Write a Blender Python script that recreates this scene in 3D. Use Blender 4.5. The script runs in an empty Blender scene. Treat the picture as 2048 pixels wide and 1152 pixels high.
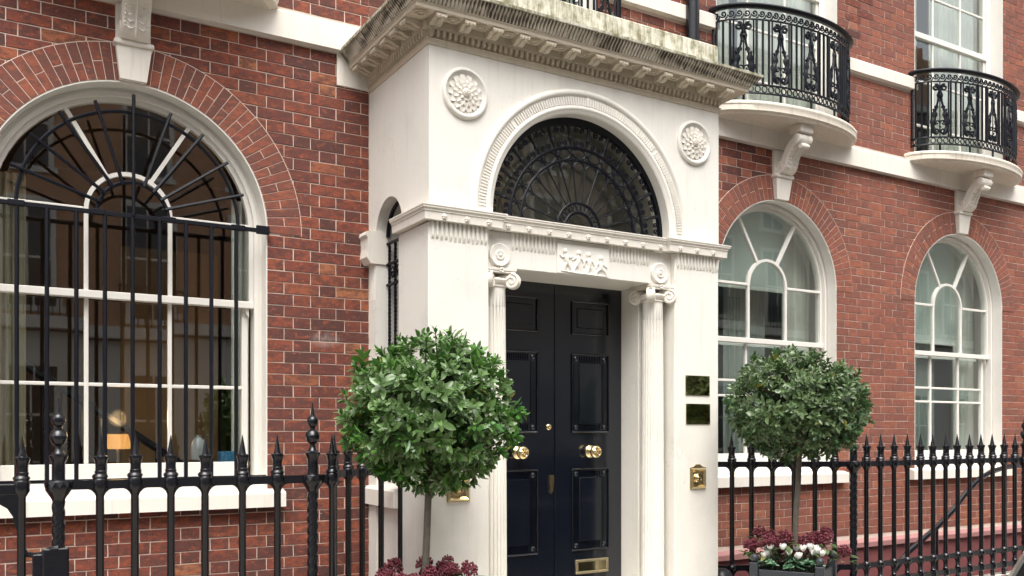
import bpy, bmesh, math, random
from math import sin, cos, pi, radians, sqrt, atan2
from mathutils import Vector, Matrix, noise

random.seed(7)
scene = bpy.context.scene
COL = scene.collection

# ------------------------------------------------------------------ camera
CAM_D, CAM_H, YAW, FPX = 5.88, 1.62, 0.5352, 1811.6
cam = bpy.data.cameras.new("camera")
cam.sensor_fit = 'HORIZONTAL'
cam.sensor_width = 36.0
cam.lens = 36.0 * FPX / 2048.0
cam.shift_x = 0.0
cam.shift_y = (864.1 - 576.0) / 2048.0
cam.clip_end = 2000.0
camo = bpy.data.objects.new("camera", cam)
camo.location = (0.0, -CAM_D, CAM_H)
camo.rotation_euler = (pi / 2, 0.0, -YAW)
COL.objects.link(camo)
scene.camera = camo

# ------------------------------------------------------------------ sky, sun, exposure
SUN_EL, SUN_AZ = radians(62), radians(205)      # azimuth measured from +Y towards +X: in front of the facade, a little to the left
world = bpy.data.worlds.new("World")
scene.world = world
world.use_nodes = True
wn = world.node_tree
bg = wn.nodes['Background']
sky = wn.nodes.new('ShaderNodeTexSky')
sky.sky_type = 'NISHITA'
sky.sun_disc = False
sky.sun_elevation = SUN_EL
sky.sun_rotation = SUN_AZ
sky.air_density = 1.0
sky.dust_density = 5.0
sky.ozone_density = 1.0
hsv = wn.nodes.new('ShaderNodeHueSaturation')
hsv.inputs['Saturation'].default_value = 0.22      # cloud veil: the overcast sky is nearly colourless
wn.links.new(sky.outputs[0], hsv.inputs['Color'])
wn.links.new(hsv.outputs[0], bg.inputs['Color'])
bg.inputs['Strength'].default_value = 0.15
sl = bpy.data.lights.new("sun", 'SUN')
sl.energy = 1.35
sl.angle = radians(48)
sl.color = (1.0, 0.95, 0.87)
slo = bpy.data.objects.new("sun", sl)
d = Vector((sin(SUN_AZ) * cos(SUN_EL), cos(SUN_AZ) * cos(SUN_EL), sin(SUN_EL)))
slo.rotation_euler = d.to_track_quat('Z', 'Y').to_euler()
slo.location = (0, -8, 12)
COL.objects.link(slo)
scene.view_settings.view_transform = 'Standard'
scene.view_settings.look = 'None'
scene.view_settings.exposure = 1.06
scene.view_settings.gamma = 1.0
scene.view_settings.use_curve_mapping = False
scene.cycles.use_denoising = True
scene.cycles.max_bounces = 8
scene.cycles.transparent_max_bounces = 24

# ------------------------------------------------------------------ materials
def newmat(name):
    m = bpy.data.materials.new(name)
    m.use_nodes = True
    return m, m.node_tree.nodes, m.node_tree.links, m.node_tree.nodes['Principled BSDF']

def nd(nodes, t, **kw):
    n = nodes.new(t)
    for k, v in kw.items():
        setattr(n, k, v)
    return n

def texcoord(nodes, links, scale=(1, 1, 1), kind='Object'):
    g = nodes.new('ShaderNodeNewGeometry')
    mp = nodes.new('ShaderNodeMapping')
    mp.inputs['Scale'].default_value = scale
    if kind == 'World':
        links.new(g.outputs['Position'], mp.inputs['Vector'])
    else:
        t = nodes.new('ShaderNodeTexCoord')
        links.new(t.outputs['Object'], mp.inputs['Vector'])
    return mp.outputs[0]

def noise_tex(nodes, links, vec, scale, detail=4, rough=0.6):
    n = nodes.new('ShaderNodeTexNoise')
    n.inputs['Scale'].default_value = scale
    n.inputs['Detail'].default_value = detail
    n.inputs['Roughness'].default_value = rough
    links.new(vec, n.inputs['Vector'])
    return n.outputs['Fac']

def ramp(nodes, links, fac, stops):
    r = nodes.new('ShaderNodeValToRGB')
    el = r.color_ramp.elements
    el[0].position, el[0].color = stops[0][0], (*stops[0][1], 1)
    el[1].position, el[1].color = stops[-1][0], (*stops[-1][1], 1)
    for p, c in stops[1:-1]:
        e = el.new(p)
        e.color = (*c, 1)
    links.new(fac, r.inputs['Fac'])
    return r.outputs['Color']

def mixc(nodes, links, fac, a, b, mode='MIX'):
    m = nodes.new('ShaderNodeMix')
    m.data_type = 'RGBA'
    m.blend_type = mode
    for s, v in ((m.inputs['Factor'], fac), (m.inputs[6], a), (m.inputs[7], b)):
        if isinstance(v, (int, float)):
            s.default_value = v
        elif isinstance(v, tuple):
            s.default_value = (*v, 1)
        else:
            links.new(v, s)
    return m.outputs[2]

def mathn(nodes, links, op, a, b=None, c=None, clamp=False):
    m = nodes.new('ShaderNodeMath')
    m.operation = op
    m.use_clamp = clamp
    for i, v in enumerate((a, b, c)):
        if v is None:
            continue
        if isinstance(v, (int, float)):
            m.inputs[i].default_value = v
        else:
            links.new(v, m.inputs[i])
    return m.outputs[0]

def bump(nodes, links, bsdf, h, strength=0.3, dist=0.005):
    b = nodes.new('ShaderNodeBump')
    b.inputs['Strength'].default_value = strength
    b.inputs['Distance'].default_value = dist
    links.new(h, b.inputs['Height'])
    links.new(b.outputs[0], bsdf.inputs['Normal'])

def simple(name, col, rough=0.5, metal=0.0, spec=0.5, var=0.0, vscale=8, bmp=0.0, bscale=60, coat=0.0):
    m, n, l, b = newmat(name)
    b.inputs['Roughness'].default_value = rough
    b.inputs['Metallic'].default_value = metal
    b.inputs['Specular IOR Level'].default_value = spec
    b.inputs['Coat Weight'].default_value = coat
    b.inputs['Coat Roughness'].default_value = 0.1
    vec = texcoord(n, l, kind='World')
    if var:
        f = noise_tex(n, l, vec, vscale)
        c = mixc(n, l, f, tuple(x * (1 - var) for x in col), tuple(min(1, x * (1 + var)) for x in col))
        l.new(c, b.inputs['Base Color'])
    else:
        b.inputs['Base Color'].default_value = (*col, 1)
    if bmp:
        bump(n, l, b, noise_tex(n, l, vec, bscale, 3), bmp, 0.004)
    return m

def cream_mat(name, col, streak=0.0, mould=0.0):
    """Old gloss masonry paint: faint blotches, rain streaks, brush texture."""
    m, n, l, b = newmat(name)
    b.inputs['Roughness'].default_value = 0.52
    b.inputs['Specular IOR Level'].default_value = 0.3
    v = texcoord(n, l, kind='World')
    f1 = noise_tex(n, l, v, 2.3, 5, 0.65)
    c = ramp(n, l, f1, [(0.25, tuple(x * 0.90 for x in col)), (0.5, col), (0.8, tuple(min(1, x * 1.03) for x in col))])
    vs = texcoord(n, l, (30, 30, 1.6), 'World')
    f2 = noise_tex(n, l, vs, 1.0, 4, 0.6)
    st = ramp(n, l, f2, [(0.56, (0, 0, 0)), (0.8, (1, 1, 1))])
    fs = mathn(n, l, 'MULTIPLY', st, 0.16 + streak)
    c = mixc(n, l, fs, c, (0.34, 0.28, 0.20))
    # sparse chips and specks of dirt
    f3 = noise_tex(n, l, v, 46, 2, 0.5)
    sp = ramp(n, l, f3, [(0.70, (0, 0, 0)), (0.76, (1, 1, 1))])
    c = mixc(n, l, mathn(n, l, 'MULTIPLY', sp, 0.25), c, (0.42, 0.36, 0.29))
    # hairline cracks in the paint
    vd = n.new('ShaderNodeVectorMath')
    vd.operation = 'ADD'
    nz = n.new('ShaderNodeTexNoise')
    nz.inputs['Scale'].default_value = 3.0
    nz.inputs['Detail'].default_value = 6
    l.new(v, nz.inputs['Vector'])
    l.new(v, vd.inputs[0])
    l.new(nz.outputs['Color'], vd.inputs[1])
    vo = n.new('ShaderNodeTexVoronoi')
    vo.feature = 'DISTANCE_TO_EDGE'
    vo.inputs['Scale'].default_value = 1.1
    l.new(vd.outputs[0], vo.inputs['Vector'])
    ck = ramp(n, l, vo.outputs['Distance'], [(0.0, (1, 1, 1)), (0.0045, (0, 0, 0))])
    ck = mathn(n, l, 'MULTIPLY', ck, ramp(n, l, noise_tex(n, l, v, 1.1, 2), [(0.50, (0, 0, 0)), (0.60, (1, 1, 1))]))
    c = mixc(n, l, mathn(n, l, 'MULTIPLY', ck, 0.28), c, (0.30, 0.25, 0.19))
    if mould:
        f4 = noise_tex(n, l, v, 7.5, 6, 0.7)
        f5 = noise_tex(n, l, texcoord(n, l, (26, 26, 3.5), 'World'), 1.0, 5, 0.7)
        f = mathn(n, l, 'MULTIPLY', f4, f5)
        mo = ramp(n, l, f, [(0.19, (0, 0, 0)), (0.33, (1, 1, 1))])
        c = mixc(n, l, mathn(n, l, 'MULTIPLY', mo, mould), c, (0.17, 0.16, 0.075))
    l.new(c, b.inputs['Base Color'])
    h = mathn(n, l, 'ADD', noise_tex(n, l, v, 90, 3), mathn(n, l, 'MULTIPLY', noise_tex(n, l, v, 14, 3), 1.6))
    bump(n, l, b, h, 0.22, 0.003)
    return m

CREAM = (0.81, 0.782, 0.718)
M = {}
M['cream'] = cream_mat('cream_paint', CREAM)
M['cream2'] = cream_mat('cream_stucco_trim', (0.80, 0.755, 0.68), 0.10)
M['slab'] = cream_mat('balcony_slab_paint', (0.74, 0.68, 0.58), 0.55)
M['white'] = simple('white_gloss_paint', (0.80, 0.775, 0.72), 0.32, var=0.05, vscale=5, bmp=0.06, bscale=40)
M['parapet'] = cream_mat('lichened_parapet_paint', (0.68, 0.655, 0.55), 0.22, 0.9)

def soot_mat(name, axis):
    """Cornice cyma: soot lodged in the flutes, rain-washed ridges, heavier in patches and towards the top edge."""
    m, n, l, b = newmat(name)
    b.inputs['Roughness'].default_value = 0.65
    v = texcoord(n, l, kind='World')
    sx = n.new('ShaderNodeSeparateXYZ')
    l.new(v, sx.inputs[0])
    sc = (40, 3, 10) if axis == 'X' else (3, 40, 10)
    j = noise_tex(n, l, texcoord(n, l, sc, 'World'), 1.0, 4, 0.65)
    ph = mathn(n, l, 'ADD', mathn(n, l, 'MULTIPLY', sx.outputs[axis], 2 * pi / 0.0248), mathn(n, l, 'MULTIPLY', j, 5.0))
    st = mathn(n, l, 'MULTIPLY_ADD', mathn(n, l, 'SINE', ph), 0.5, 0.5)
    g = noise_tex(n, l, texcoord(n, l, (4.5, 4.5, 4.5), 'World'), 1.0, 4, 0.65)
    zz = mathn(n, l, 'MULTIPLY', mathn(n, l, 'SUBTRACT', sx.outputs['Z'], CZ0), 2.6)
    s = mathn(n, l, 'ADD', mathn(n, l, 'MULTIPLY', st, 0.36), mathn(n, l, 'ADD', mathn(n, l, 'MULTIPLY', g, 0.85), zz))
    s = mathn(n, l, 'ADD', s, mathn(n, l, 'MULTIPLY', mathn(n, l, 'SUBTRACT', j, 0.5), 0.55))
    c = ramp(n, l, s, [(0.48, (0.72, 0.67, 0.58)), (0.64, (0.47, 0.42, 0.34)), (0.78, (0.17, 0.145, 0.11)), (0.95, (0.045, 0.038, 0.028))])
    l.new(c, b.inputs['Base Color'])
    bump(n, l, b, j, 0.3, 0.004)
    return m
CZ0 = 4.12
M['soot'] = soot_mat('sooty_cornice_front', 'X')
M['sootS'] = soot_mat('sooty_cornice_side', 'Y')
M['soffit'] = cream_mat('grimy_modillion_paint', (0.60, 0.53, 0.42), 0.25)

def brick_mat(name, pale=0.0):
    m, n, l, b = newmat(name)
    b.inputs['Roughness'].default_value = 0.82
    b.inputs['Specular IOR Level'].default_value = 0.25
    g = n.new('ShaderNodeNewGeometry')
    oi = n.new('ShaderNodeObjectInfo')
    r = mathn(n, l, 'FRACT', mathn(n, l, 'ADD', mathn(n, l, 'MULTIPLY', g.outputs['Random Per Island'], 5.37), mathn(n, l, 'MULTIPLY', oi.outputs['Random'], 9.71)))
    base = ramp(n, l, r, [(0.0, (0.100, 0.044, 0.037)), (0.25, (0.155, 0.052, 0.041)), (0.5, (0.225, 0.062, 0.040)), (0.8, (0.285, 0.080, 0.046)), (0.95, (0.345, 0.110, 0.055)), (1.0, (0.40, 0.165, 0.080))])
    v = texcoord(n, l, kind='World')
    f1 = noise_tex(n, l, texcoord(n, l, (13, 13, 26), 'World'), 1.0, 5, 0.65)
    dk = ramp(n, l, f1, [(0.43, (0, 0, 0)), (0.57, (1, 1, 1))])
    c = mixc(n, l, mathn(n, l, 'MULTIPLY', dk, 0.72), base, (0.092, 0.047, 0.043))
    f2 = noise_tex(n, l, texcoord(n, l, (19, 19, 34), 'World'), 1.0, 4, 0.6)
    og = ramp(n, l, f2, [(0.55, (0, 0, 0)), (0.64, (1, 1, 1))])
    c = mixc(n, l, mathn(n, l, 'MULTIPLY', og, 0.60), c, (0.40, 0.112, 0.052))
    f3 = noise_tex(n, l, v, 150, 3, 0.7)
    fl = ramp(n, l, f3, [(0.30, (0.62, 0.62, 0.62)), (0.5, (1, 1, 1)), (0.72, (1.3, 1.28, 1.25))])
    c = mixc(n, l, 1.0, c, fl, 'MULTIPLY')
    f4 = noise_tex(n, l, v, 60, 2, 0.5)
    sp = ramp(n, l, f4, [(0.735, (0, 0, 0)), (0.77, (1, 1, 1))])
    c = mixc(n, l, mathn(n, l, 'MULTIPLY', sp, 0.6), c, (0.62, 0.52, 0.45))
    f5 = noise_tex(n, l, v, 0.9, 3, 0.5)
    c = mixc(n, l, ramp(n, l, f5, [(0.35, (0.25, 0.25, 0.25)), (0.7, (0, 0, 0))]), c, (0.12, 0.055, 0.045))
    sx = n.new('ShaderNodeSeparateXYZ')
    l.new(g.outputs['Position'], sx.inputs[0])
    def band(o, c0, hw):
        return mathn(n, l, 'SUBTRACT', 1.0, mathn(n, l, 'DIVIDE', mathn(n, l, 'ABSOLUTE', mathn(n, l, 'SUBTRACT', sx.outputs[o], c0)), hw), clamp=True)
    sm_ = mathn(n, l, 'MULTIPLY', band('X', 2.02, 0.26), band('Z', 2.25, 0.11))
    sm_ = mathn(n, l, 'MULTIPLY', sm_, mathn(n, l, 'ADD', mathn(n, l, 'MULTIPLY', noise_tex(n, l, texcoord(n, l, (34, 34, 20), 'World'), 1.0, 5, 0.8), 0.9), mathn(n, l, 'MULTIPLY', r, 0.45)))
    c = mixc(n, l, ramp(n, l, sm_, [(0.24, (0, 0, 0)), (0.52, (0.30, 0.30, 0.30))]), c, (0.55, 0.50, 0.46))
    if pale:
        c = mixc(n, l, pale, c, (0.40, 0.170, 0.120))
    l.new(c, b.inputs['Base Color'])
    h = mathn(n, l, 'ADD', noise_tex(n, l, v, 70, 4, 0.7), mathn(n, l, 'MULTIPLY', noise_tex(n, l, v, 240, 2), 0.5))
    bump(n, l, b, h, 0.55, 0.006)
    return m
M['brick'] = brick_mat('red_brick')
M['brickR'] = brick_mat('red_brick_haze_paled', 0.30)  # right wall: haze and lighting put into the brick colour as a paler pink
M['brickA'] = brick_mat('rubbed_arch_brick', 0.16)
M['mortar'] = simple('lime_tuck_pointing', (0.66, 0.54, 0.46), 0.9, var=0.15, vscale=14, bmp=0.3, bscale=200)
M['pink'] = simple('pink_masonry_paint', (0.36, 0.175, 0.168), 0.6, var=0.12, vscale=4, bmp=0.2)
M['darkred'] = simple('oxblood_masonry_paint', (0.20, 0.068, 0.070), 0.5, var=0.3, vscale=9, bmp=0.5, bscale=40)
M['iron'] = simple('black_gloss_iron_paint', (0.0045, 0.005, 0.008), 0.27, var=0.3, vscale=20, bmp=0.25, bscale=45, coat=0.15)
M['iron_thin'] = simple('black_ironwork_paint', (0.0035, 0.0045, 0.009), 0.42, spec=0.28, bmp=0.15, bscale=80)
M['door'] = simple('navy_black_door_gloss', (0.0030, 0.0050, 0.0100), 0.2, bmp=0.035, bscale=18, coat=0.6)
M['brass'] = simple('polished_brass', (0.80, 0.65, 0.37), 0.22, 1.0, var=0.1, vscale=30, bmp=0.08, bscale=50)
M['brass_dull'] = simple('dull_brass', (0.46, 0.40, 0.26), 0.38, 1.0, var=0.2, vscale=40, bmp=0.1)
M['brass_dark'] = simple('engraved_brass_plate', (0.42, 0.37, 0.23), 0.10, 1.0, bmp=0.06, bscale=25)
M['slot'] = simple('letter_flap_dark', (0.05, 0.04, 0.03), 0.4)
M['wood_in'] = simple('dark_interior_panelling', (0.19, 0.125, 0.075), 0.5, var=0.3, vscale=3)
M['warm_in'] = simple('lit_interior_wall', (0.30, 0.19, 0.085), 0.7, var=0.2, vscale=2)
M['lobby'] = simple('lobby_plaster', (0.46, 0.42, 0.36), 0.8, var=0.1)
M['room'] = simple('dim_room_plaster', (0.055, 0.045, 0.035), 0.8)
M['room2'] = simple('office_room_plaster', (0.40, 0.43, 0.41), 0.8)
M['blind'] = simple('roller_blind_cloth', (0.50, 0.56, 0.51), 0.8, var=0.06, vscale=3)
M['hem'] = simple('blind_hem_bar', (0.62, 0.64, 0.58), 0.5)
M['curtain'] = simple('sheer_curtain', (0.60, 0.60, 0.54), 0.8, var=0.12, vscale=9)
M['curtain3'] = simple('grey_green_curtain', (0.34, 0.38, 0.34), 0.85, var=0.12, vscale=9)
M['curtain2'] = simple('beige_curtain', (0.42, 0.37, 0.26), 0.85, var=0.15, vscale=9)
M['bark'] = simple('bay_bark', (0.12, 0.105, 0.085), 0.85, var=0.5, vscale=22, bmp=0.8, bscale=60)
M['twig'] = simple('dark_twig', (0.035, 0.028, 0.018), 0.8)
M['planter'] = simple('slate_grey_planter_paint', (0.028, 0.034, 0.040), 0.5, var=0.15, vscale=8, bmp=0.12)
M['soil'] = simple('potting_soil', (0.02, 0.014, 0.009), 0.95, bmp=0.9, bscale=50)
M['petal'] = simple('white_petal', (0.80, 0.80, 0.76), 0.5)
M['bud'] = simple('crimson_bud', (0.145, 0.024, 0.038), 0.5, var=0.4, vscale=60)
M['asphalt'] = simple('asphalt', (0.05, 0.05, 0.052), 0.85, var=0.2, vscale=3, bmp=0.5, bscale=120)
M['paving'] = simple('york_stone', (0.30, 0.275, 0.235), 0.8, var=0.15, vscale=1.5, bmp=0.25)
M['kerb'] = simple('granite_kerb', (0.26, 0.255, 0.25), 0.7, var=0.2, vscale=30)
M['carpaint'] = simple('black_car_paint', (0.006, 0.007, 0.009), 0.12, coat=1.0)
M['chrome'] = simple('chrome_trim', (0.75, 0.75, 0.76), 0.15, 1.0)
M['tyre'] = simple('tyre_rubber', (0.012, 0.012, 0.012), 0.8)
M['plastic'] = simple('black_plastic', (0.012, 0.013, 0.016), 0.4)
M['blue'] = simple('blue_reflection_card', (0.02, 0.13, 0.26), 0.35)
M['porcelain'] = simple('white_porcelain', (0.30, 0.31, 0.32), 0.25)
M['stuccoB'] = simple('opposite_stucco', (0.66, 0.63, 0.57), 0.7, var=0.08, vscale=0.6)
M['brickB'] = simple('opposite_brick', (0.50, 0.28, 0.17), 0.85, var=0.25, vscale=2.5)
M['stuccoC'] = simple('opposite_grey_stucco', (0.36, 0.29, 0.23), 0.7, var=0.12, vscale=0.6)
M['slate'] = simple('slate_roof', (0.09, 0.09, 0.10), 0.6, var=0.2)
M['paneB'] = simple('opposite_pane', (0.03, 0.034, 0.038), 0.05)

def leaf_mat(name, c0, c1, c2):
    m, n, l, b = newmat(name)
    g = n.new('ShaderNodeNewGeometry')
    oi = n.new('ShaderNodeObjectInfo')
    r = mathn(n, l, 'FRACT', mathn(n, l, 'ADD', mathn(n, l, 'MULTIPLY', g.outputs['Random Per Island'], 3.37), mathn(n, l, 'MULTIPLY', oi.outputs['Random'], 7.71)))
    c = ramp(n, l, r, [(0.0, c0), (0.5, c1), (0.96, c2), (0.985, c2), (1.0, (0.34, 0.25, 0.025))])
    back = mixc(n, l, 0.55, c, (0.16, 0.22, 0.10))
    c = mixc(n, l, g.outputs['Backfacing'], c, back)
    l.new(c, b.inputs['Base Color'])
    b.inputs['Roughness'].default_value = 0.30
    b.inputs['Specular IOR Level'].default_value = 0.55
    b.inputs['Subsurface Weight'].default_value = 0.0
    t = n.new('ShaderNodeBsdfTranslucent')
    l.new(mixc(n, l, 0.5, c, (0.12, 0.25, 0.03)), t.inputs['Color'])
    mx = n.new('ShaderNodeMixShader')
    mx.inputs[0].default_value = 0.16
    out = n['Material Output']
    l.new(b.outputs[0], mx.inputs[1])
    l.new(t.outputs[0], mx.inputs[2])
    l.new(mx.outputs[0], out.inputs['Surface'])
    return m
M['leaf'] = leaf_mat('laurel_leaf', (0.026, 0.092, 0.018), (0.058, 0.175, 0.030), (0.140, 0.315, 0.065))
M['leafB'] = leaf_mat('bay_leaf', (0.032, 0.080, 0.036), (0.064, 0.130, 0.055), (0.145, 0.220, 0.100))
M['leafS'] = leaf_mat('bedding_leaf', (0.03, 0.075, 0.02), (0.05, 0.12, 0.03), (0.09, 0.18, 0.05))

def cyclamen_leaf():
    m, n, l, b = newmat('marbled_cyclamen_leaf')
    v = texcoord(n, l, (30, 30, 30))
    f = noise_tex(n, l, v, 1.6, 3, 0.6)
    c = ramp(n, l, f, [(0.40, (0.016, 0.055, 0.022)), (0.52, (0.05, 0.12, 0.06)), (0.60, (0.22, 0.33, 0.22))])
    l.new(c, b.inputs['Base Color'])
    b.inputs['Roughness'].default_value = 0.45
    return m
M['cyc'] = cyclamen_leaf()

def glass_mat(name, tint=(0.93, 0.96, 0.95), refl=1.0, wav=0.03, r0=0.10):
    """Old thin window glass: clear through, Fresnel reflection, faintly wavy."""
    m, n, l, b = newmat(name)
    n.remove(b)
    tr = n.new('ShaderNodeBsdfTransparent')
    tr.inputs['Color'].default_value = (*tint, 1)
    gl = n.new('ShaderNodeBsdfGlossy')
    gl.inputs['Roughness'].default_value = 0.012
    gl.inputs['Color'].default_value = (refl, refl, refl, 1)
    # Schlick reflectance per surface, the same from either side
    g = n.new('ShaderNodeNewGeometry')
    dt = n.new('ShaderNodeVectorMath')
    dt.operation = 'DOT_PRODUCT'
    l.new(g.outputs['Normal'], dt.inputs[0])
    l.new(g.outputs['Incoming'], dt.inputs[1])
    co = mathn(n, l, 'ABSOLUTE', dt.outputs['Value'])
    fr = mathn(n, l, 'POWER', mathn(n, l, 'SUBTRACT', 1.0, co, clamp=True), 5.0)
    fr = mathn(n, l, 'ADD', r0, mathn(n, l, 'MULTIPLY', fr, 1.0 - r0), clamp=True)
    v = texcoord(n, l, kind='World')
    bp = n.new('ShaderNodeBump')
    bp.inputs['Strength'].default_value = wav
    bp.inputs['Distance'].default_value = 0.006
    l.new(noise_tex(n, l, v, 3.2, 1, 0.4), bp.inputs['Height'])
    l.new(bp.outputs[0], gl.inputs['Normal'])
    mx = n.new('ShaderNodeMixShader')
    l.new(fr, mx.inputs[0])
    l.new(tr.outputs[0], mx.inputs[1])
    l.new(gl.outputs[0], mx.inputs[2])
    l.new(mx.outputs[0], n['Material Output'].inputs['Surface'])
    return m
M['glass'] = glass_mat('window_glass')
M['carglass'] = simple('car_glass', (0.008, 0.009, 0.01), 0.04)

def lamp_mat():
    m, n, l, b = newmat('lit_lampshade')
    b.inputs['Base Color'].default_value = (0.8, 0.55, 0.25, 1)
    b.inputs['Emission Color'].default_value = (1.0, 0.36, 0.06, 1)
    b.inputs['Emission Strength'].default_value = 0.42
    return m
M['lampshade'] = lamp_mat()

# ------------------------------------------------------------------ mesh builder
class MB:
    def __init__(self):
        self.v, self.f = [], []

    def add(self, verts, faces):
        o = len(self.v)
        self.v += [tuple(p) for p in verts]
        self.f += [tuple(i + o for i in f) for f in faces]
        return self

    def box(self, x0, x1, y0, y1, z0, z1, ch=0.0):
        if x1 < x0: x0, x1 = x1, x0
        if y1 < y0: y0, y1 = y1, y0
        if z1 < z0: z0, z1 = z1, z0
        if ch <= 0:
            return self.add([(x, y, z) for z in (z0, z1) for y in (y0, y1) for x in (x0, x1)],
                            [(0, 2, 3, 1), (4, 5, 7, 6), (0, 1, 5, 4), (2, 6, 7, 3), (0, 4, 6, 2), (1, 3, 7, 5)])
        ch = min(ch, (x1 - x0) * .45, (y1 - y0) * .45, (z1 - z0) * .45)
        V, idx = [], {}
        for sx in (0, 1):
            for sy in (0, 1):
                for sz in (0, 1):
                    X, Y, Z = (x0, x1)[sx], (y0, y1)[sy], (z0, z1)[sz]
                    ix, iy, iz = X + ch * (1 - 2 * sx), Y + ch * (1 - 2 * sy), Z + ch * (1 - 2 * sz)
                    for ax, p in enumerate(((X, iy, iz), (ix, Y, iz), (ix, iy, Z))):
                        idx[(sx, sy, sz, ax)] = len(V)
                        V.append(p)
        F = []
        def g(ax, a, b, s):
            k = [0, 0, 0]
            o = [i for i in range(3) if i != ax]
            k[ax], k[o[0]], k[o[1]] = s, a, b
            return tuple(k)
        for ax in range(3):
            for s in (0, 1):
                q = [idx[(*g(ax, a, b, s), ax)] for a, b in ((0, 0), (1, 0), (1, 1), (0, 1))]
                F.append(tuple(q) if (s == 1) != (ax == 1) else tuple(reversed(q)))
        for ax in range(3):
            o = [i for i in range(3) if i != ax]
            for a in (0, 1):
                for b in (0, 1):
                    k0, k1 = g(ax, a, b, 0), g(ax, a, b, 1)
                    F.append((idx[(*k0, o[0])], idx[(*k1, o[0])], idx[(*k1, o[1])], idx[(*k0, o[1])]))
        for sx in (0, 1):
            for sy in (0, 1):
                for sz in (0, 1):
                    F.append(tuple(idx[(sx, sy, sz, a)] for a in range(3)))
        return self.add(V, F)

    def prism(self, poly, fa, fb):
        """poly 2D points; fa / fb map a 2D point to 3D for the two end faces."""
        n = len(poly)
        a = [fa(*p) for p in poly]
        b = [fb(*p) for p in poly]
        return self.add(a + b, [tuple(range(n - 1, -1, -1)), tuple(range(n, 2 * n))] + [(i, (i + 1) % n, n + (i + 1) % n, n + i) for i in range(n)])

    def prism_y(self, poly, y0, y1):
        return self.prism(poly, lambda x, z: (x, y0, z), lambda x, z: (x, y1, z))

    def prism_x(self, poly, x0, x1):
        return self.prism(poly, lambda y, z: (x0, y, z), lambda y, z: (x1, y, z))

    def prism_z(self, poly, z0, z1):
        return self.prism(poly, lambda x, y: (x, y, z0), lambda x, y: (x, y, z1))

    def loft(self, rings, closed=True, caps=True):
        o, n = len(self.v), len(rings[0])
        for r in rings:
            self.v += [tuple(p) for p in r]
        m = n if closed else n - 1
        for k in range(len(rings) - 1):
            for i in range(m):
                j = (i + 1) % n
                self.f.append((o + k * n + i, o + k * n + j, o + (k + 1) * n + j, o + (k + 1) * n + i))
        if caps and closed:
            self.f.append(tuple(o + i for i in range(n - 1, -1, -1)))
            self.f.append(tuple(o + (len(rings) - 1) * n + i for i in range(n)))
        return self

    def tube(self, pts, r, n=6, caps=True, closed=False, up=None):
        pts = [Vector(p) for p in pts]
        rr = r if isinstance(r, (list, tuple)) else [r] * len(pts)
        t0 = (pts[1] - pts[0]).normalized()
        u = Vector((0, 0, 1)) if abs(t0.z) < 0.9 else Vector((1, 0, 0))
        u = (u - t0 * u.dot(t0)).normalized()
        rings = []
        for i, p in enumerate(pts):
            if closed:
                t = (pts[(i + 1) % len(pts)] - pts[i - 1]).normalized()
            else:
                t = (pts[min(i + 1, len(pts) - 1)] - pts[max(i - 1, 0)]).normalized()
            u = (u - t * u.dot(t))
            u = u.normalized() if u.length > 1e-6 else t.orthogonal().normalized()
            w = t.cross(u)
            rings.append([p + (u * cos(2 * pi * k / n + pi / 4) + w * sin(2 * pi * k / n + pi / 4)) * rr[i] for k in range(n)])
        if closed:
            rings.append(rings[0])
        return self.loft(rings, True, caps and not closed)

    def lathe(self, prof, n=12, at=(0, 0, 0), axis='Z', caps=True):
        rings = []
        for r, h in prof:
            ring = []
            for k in range(n):
                a = 2 * pi * k / n
                c, s = r * cos(a), r * sin(a)
                p = {'Z': (c, s, h), 'Y': (c, -h, s), 'X': (h, c, s)}[axis]
                ring.append((p[0] + at[0], p[1] + at[1], p[2] + at[2]))
            rings.append(ring)
        return self.loft(rings, True, caps)

    def sector(self, cx, cz, r0, r1, a0, a1, y0, y1, n=12):
        """Solid ring sector in the XZ plane."""
        rings = []
        for i in range(n + 1):
            a = a0 + (a1 - a0) * i / n
            c, s = cos(a), sin(a)
            rings.append([(cx + r0 * c, y0, cz + r0 * s), (cx + r1 * c, y0, cz + r1 * s), (cx + r1 * c, y1, cz + r1 * s), (cx + r0 * c, y1, cz + r0 * s)])
        return self.loft(rings)

    def arc_profile(self, cx, cz, prof, a0, a1, n=48):
        """Sweep an open profile of (radius, y) round an arc in the XZ plane."""
        rings = [[(cx + r * cos(a), y, cz + r * sin(a)) for r, y in prof] for a in [a0 + (a1 - a0) * i / n for i in range(n + 1)]]
        return self.loft(rings, False, False)

    def sphere(self, c, r, n=8, m=5, sc=(1, 1, 1)):
        rings = []
        for i in range(m + 1):
            t = pi * i / m
            rr = max(sin(t), 1e-3)
            rings.append([(c[0] + r * sc[0] * rr * cos(2 * pi * k / n), c[1] + r * sc[1] * rr * sin(2 * pi * k / n), c[2] + r * sc[2] * cos(t)) for k in range(n)])
        return self.loft(rings, True, True)

    def mesh(self, name, mat, smooth=False, angle=35):
        me = bpy.data.meshes.new(name)
        me.from_pydata(self.v, [], self.f)
        bm = bmesh.new()
        bm.from_mesh(me)
        bmesh.ops.recalc_face_normals(bm, faces=bm.faces)
        if smooth:
            lim = radians(angle)
            for f in bm.faces:
                f.smooth = True
            for e in bm.edges:
                e.smooth = len(e.link_faces) == 2 and e.calc_face_angle(0) < lim
        bm.to_mesh(me)
        bm.free()
        if mat:
            me.materials.append(mat)
        return me

    def build(self, name, mat, parent=None, smooth=False, angle=35):
        return link(name, self.mesh(name, mat, smooth, angle), parent)

def wmat(o):
    return (wmat(o.parent) @ o.matrix_parent_inverse if o.parent else Matrix.Identity(4)) @ o.matrix_basis

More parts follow.
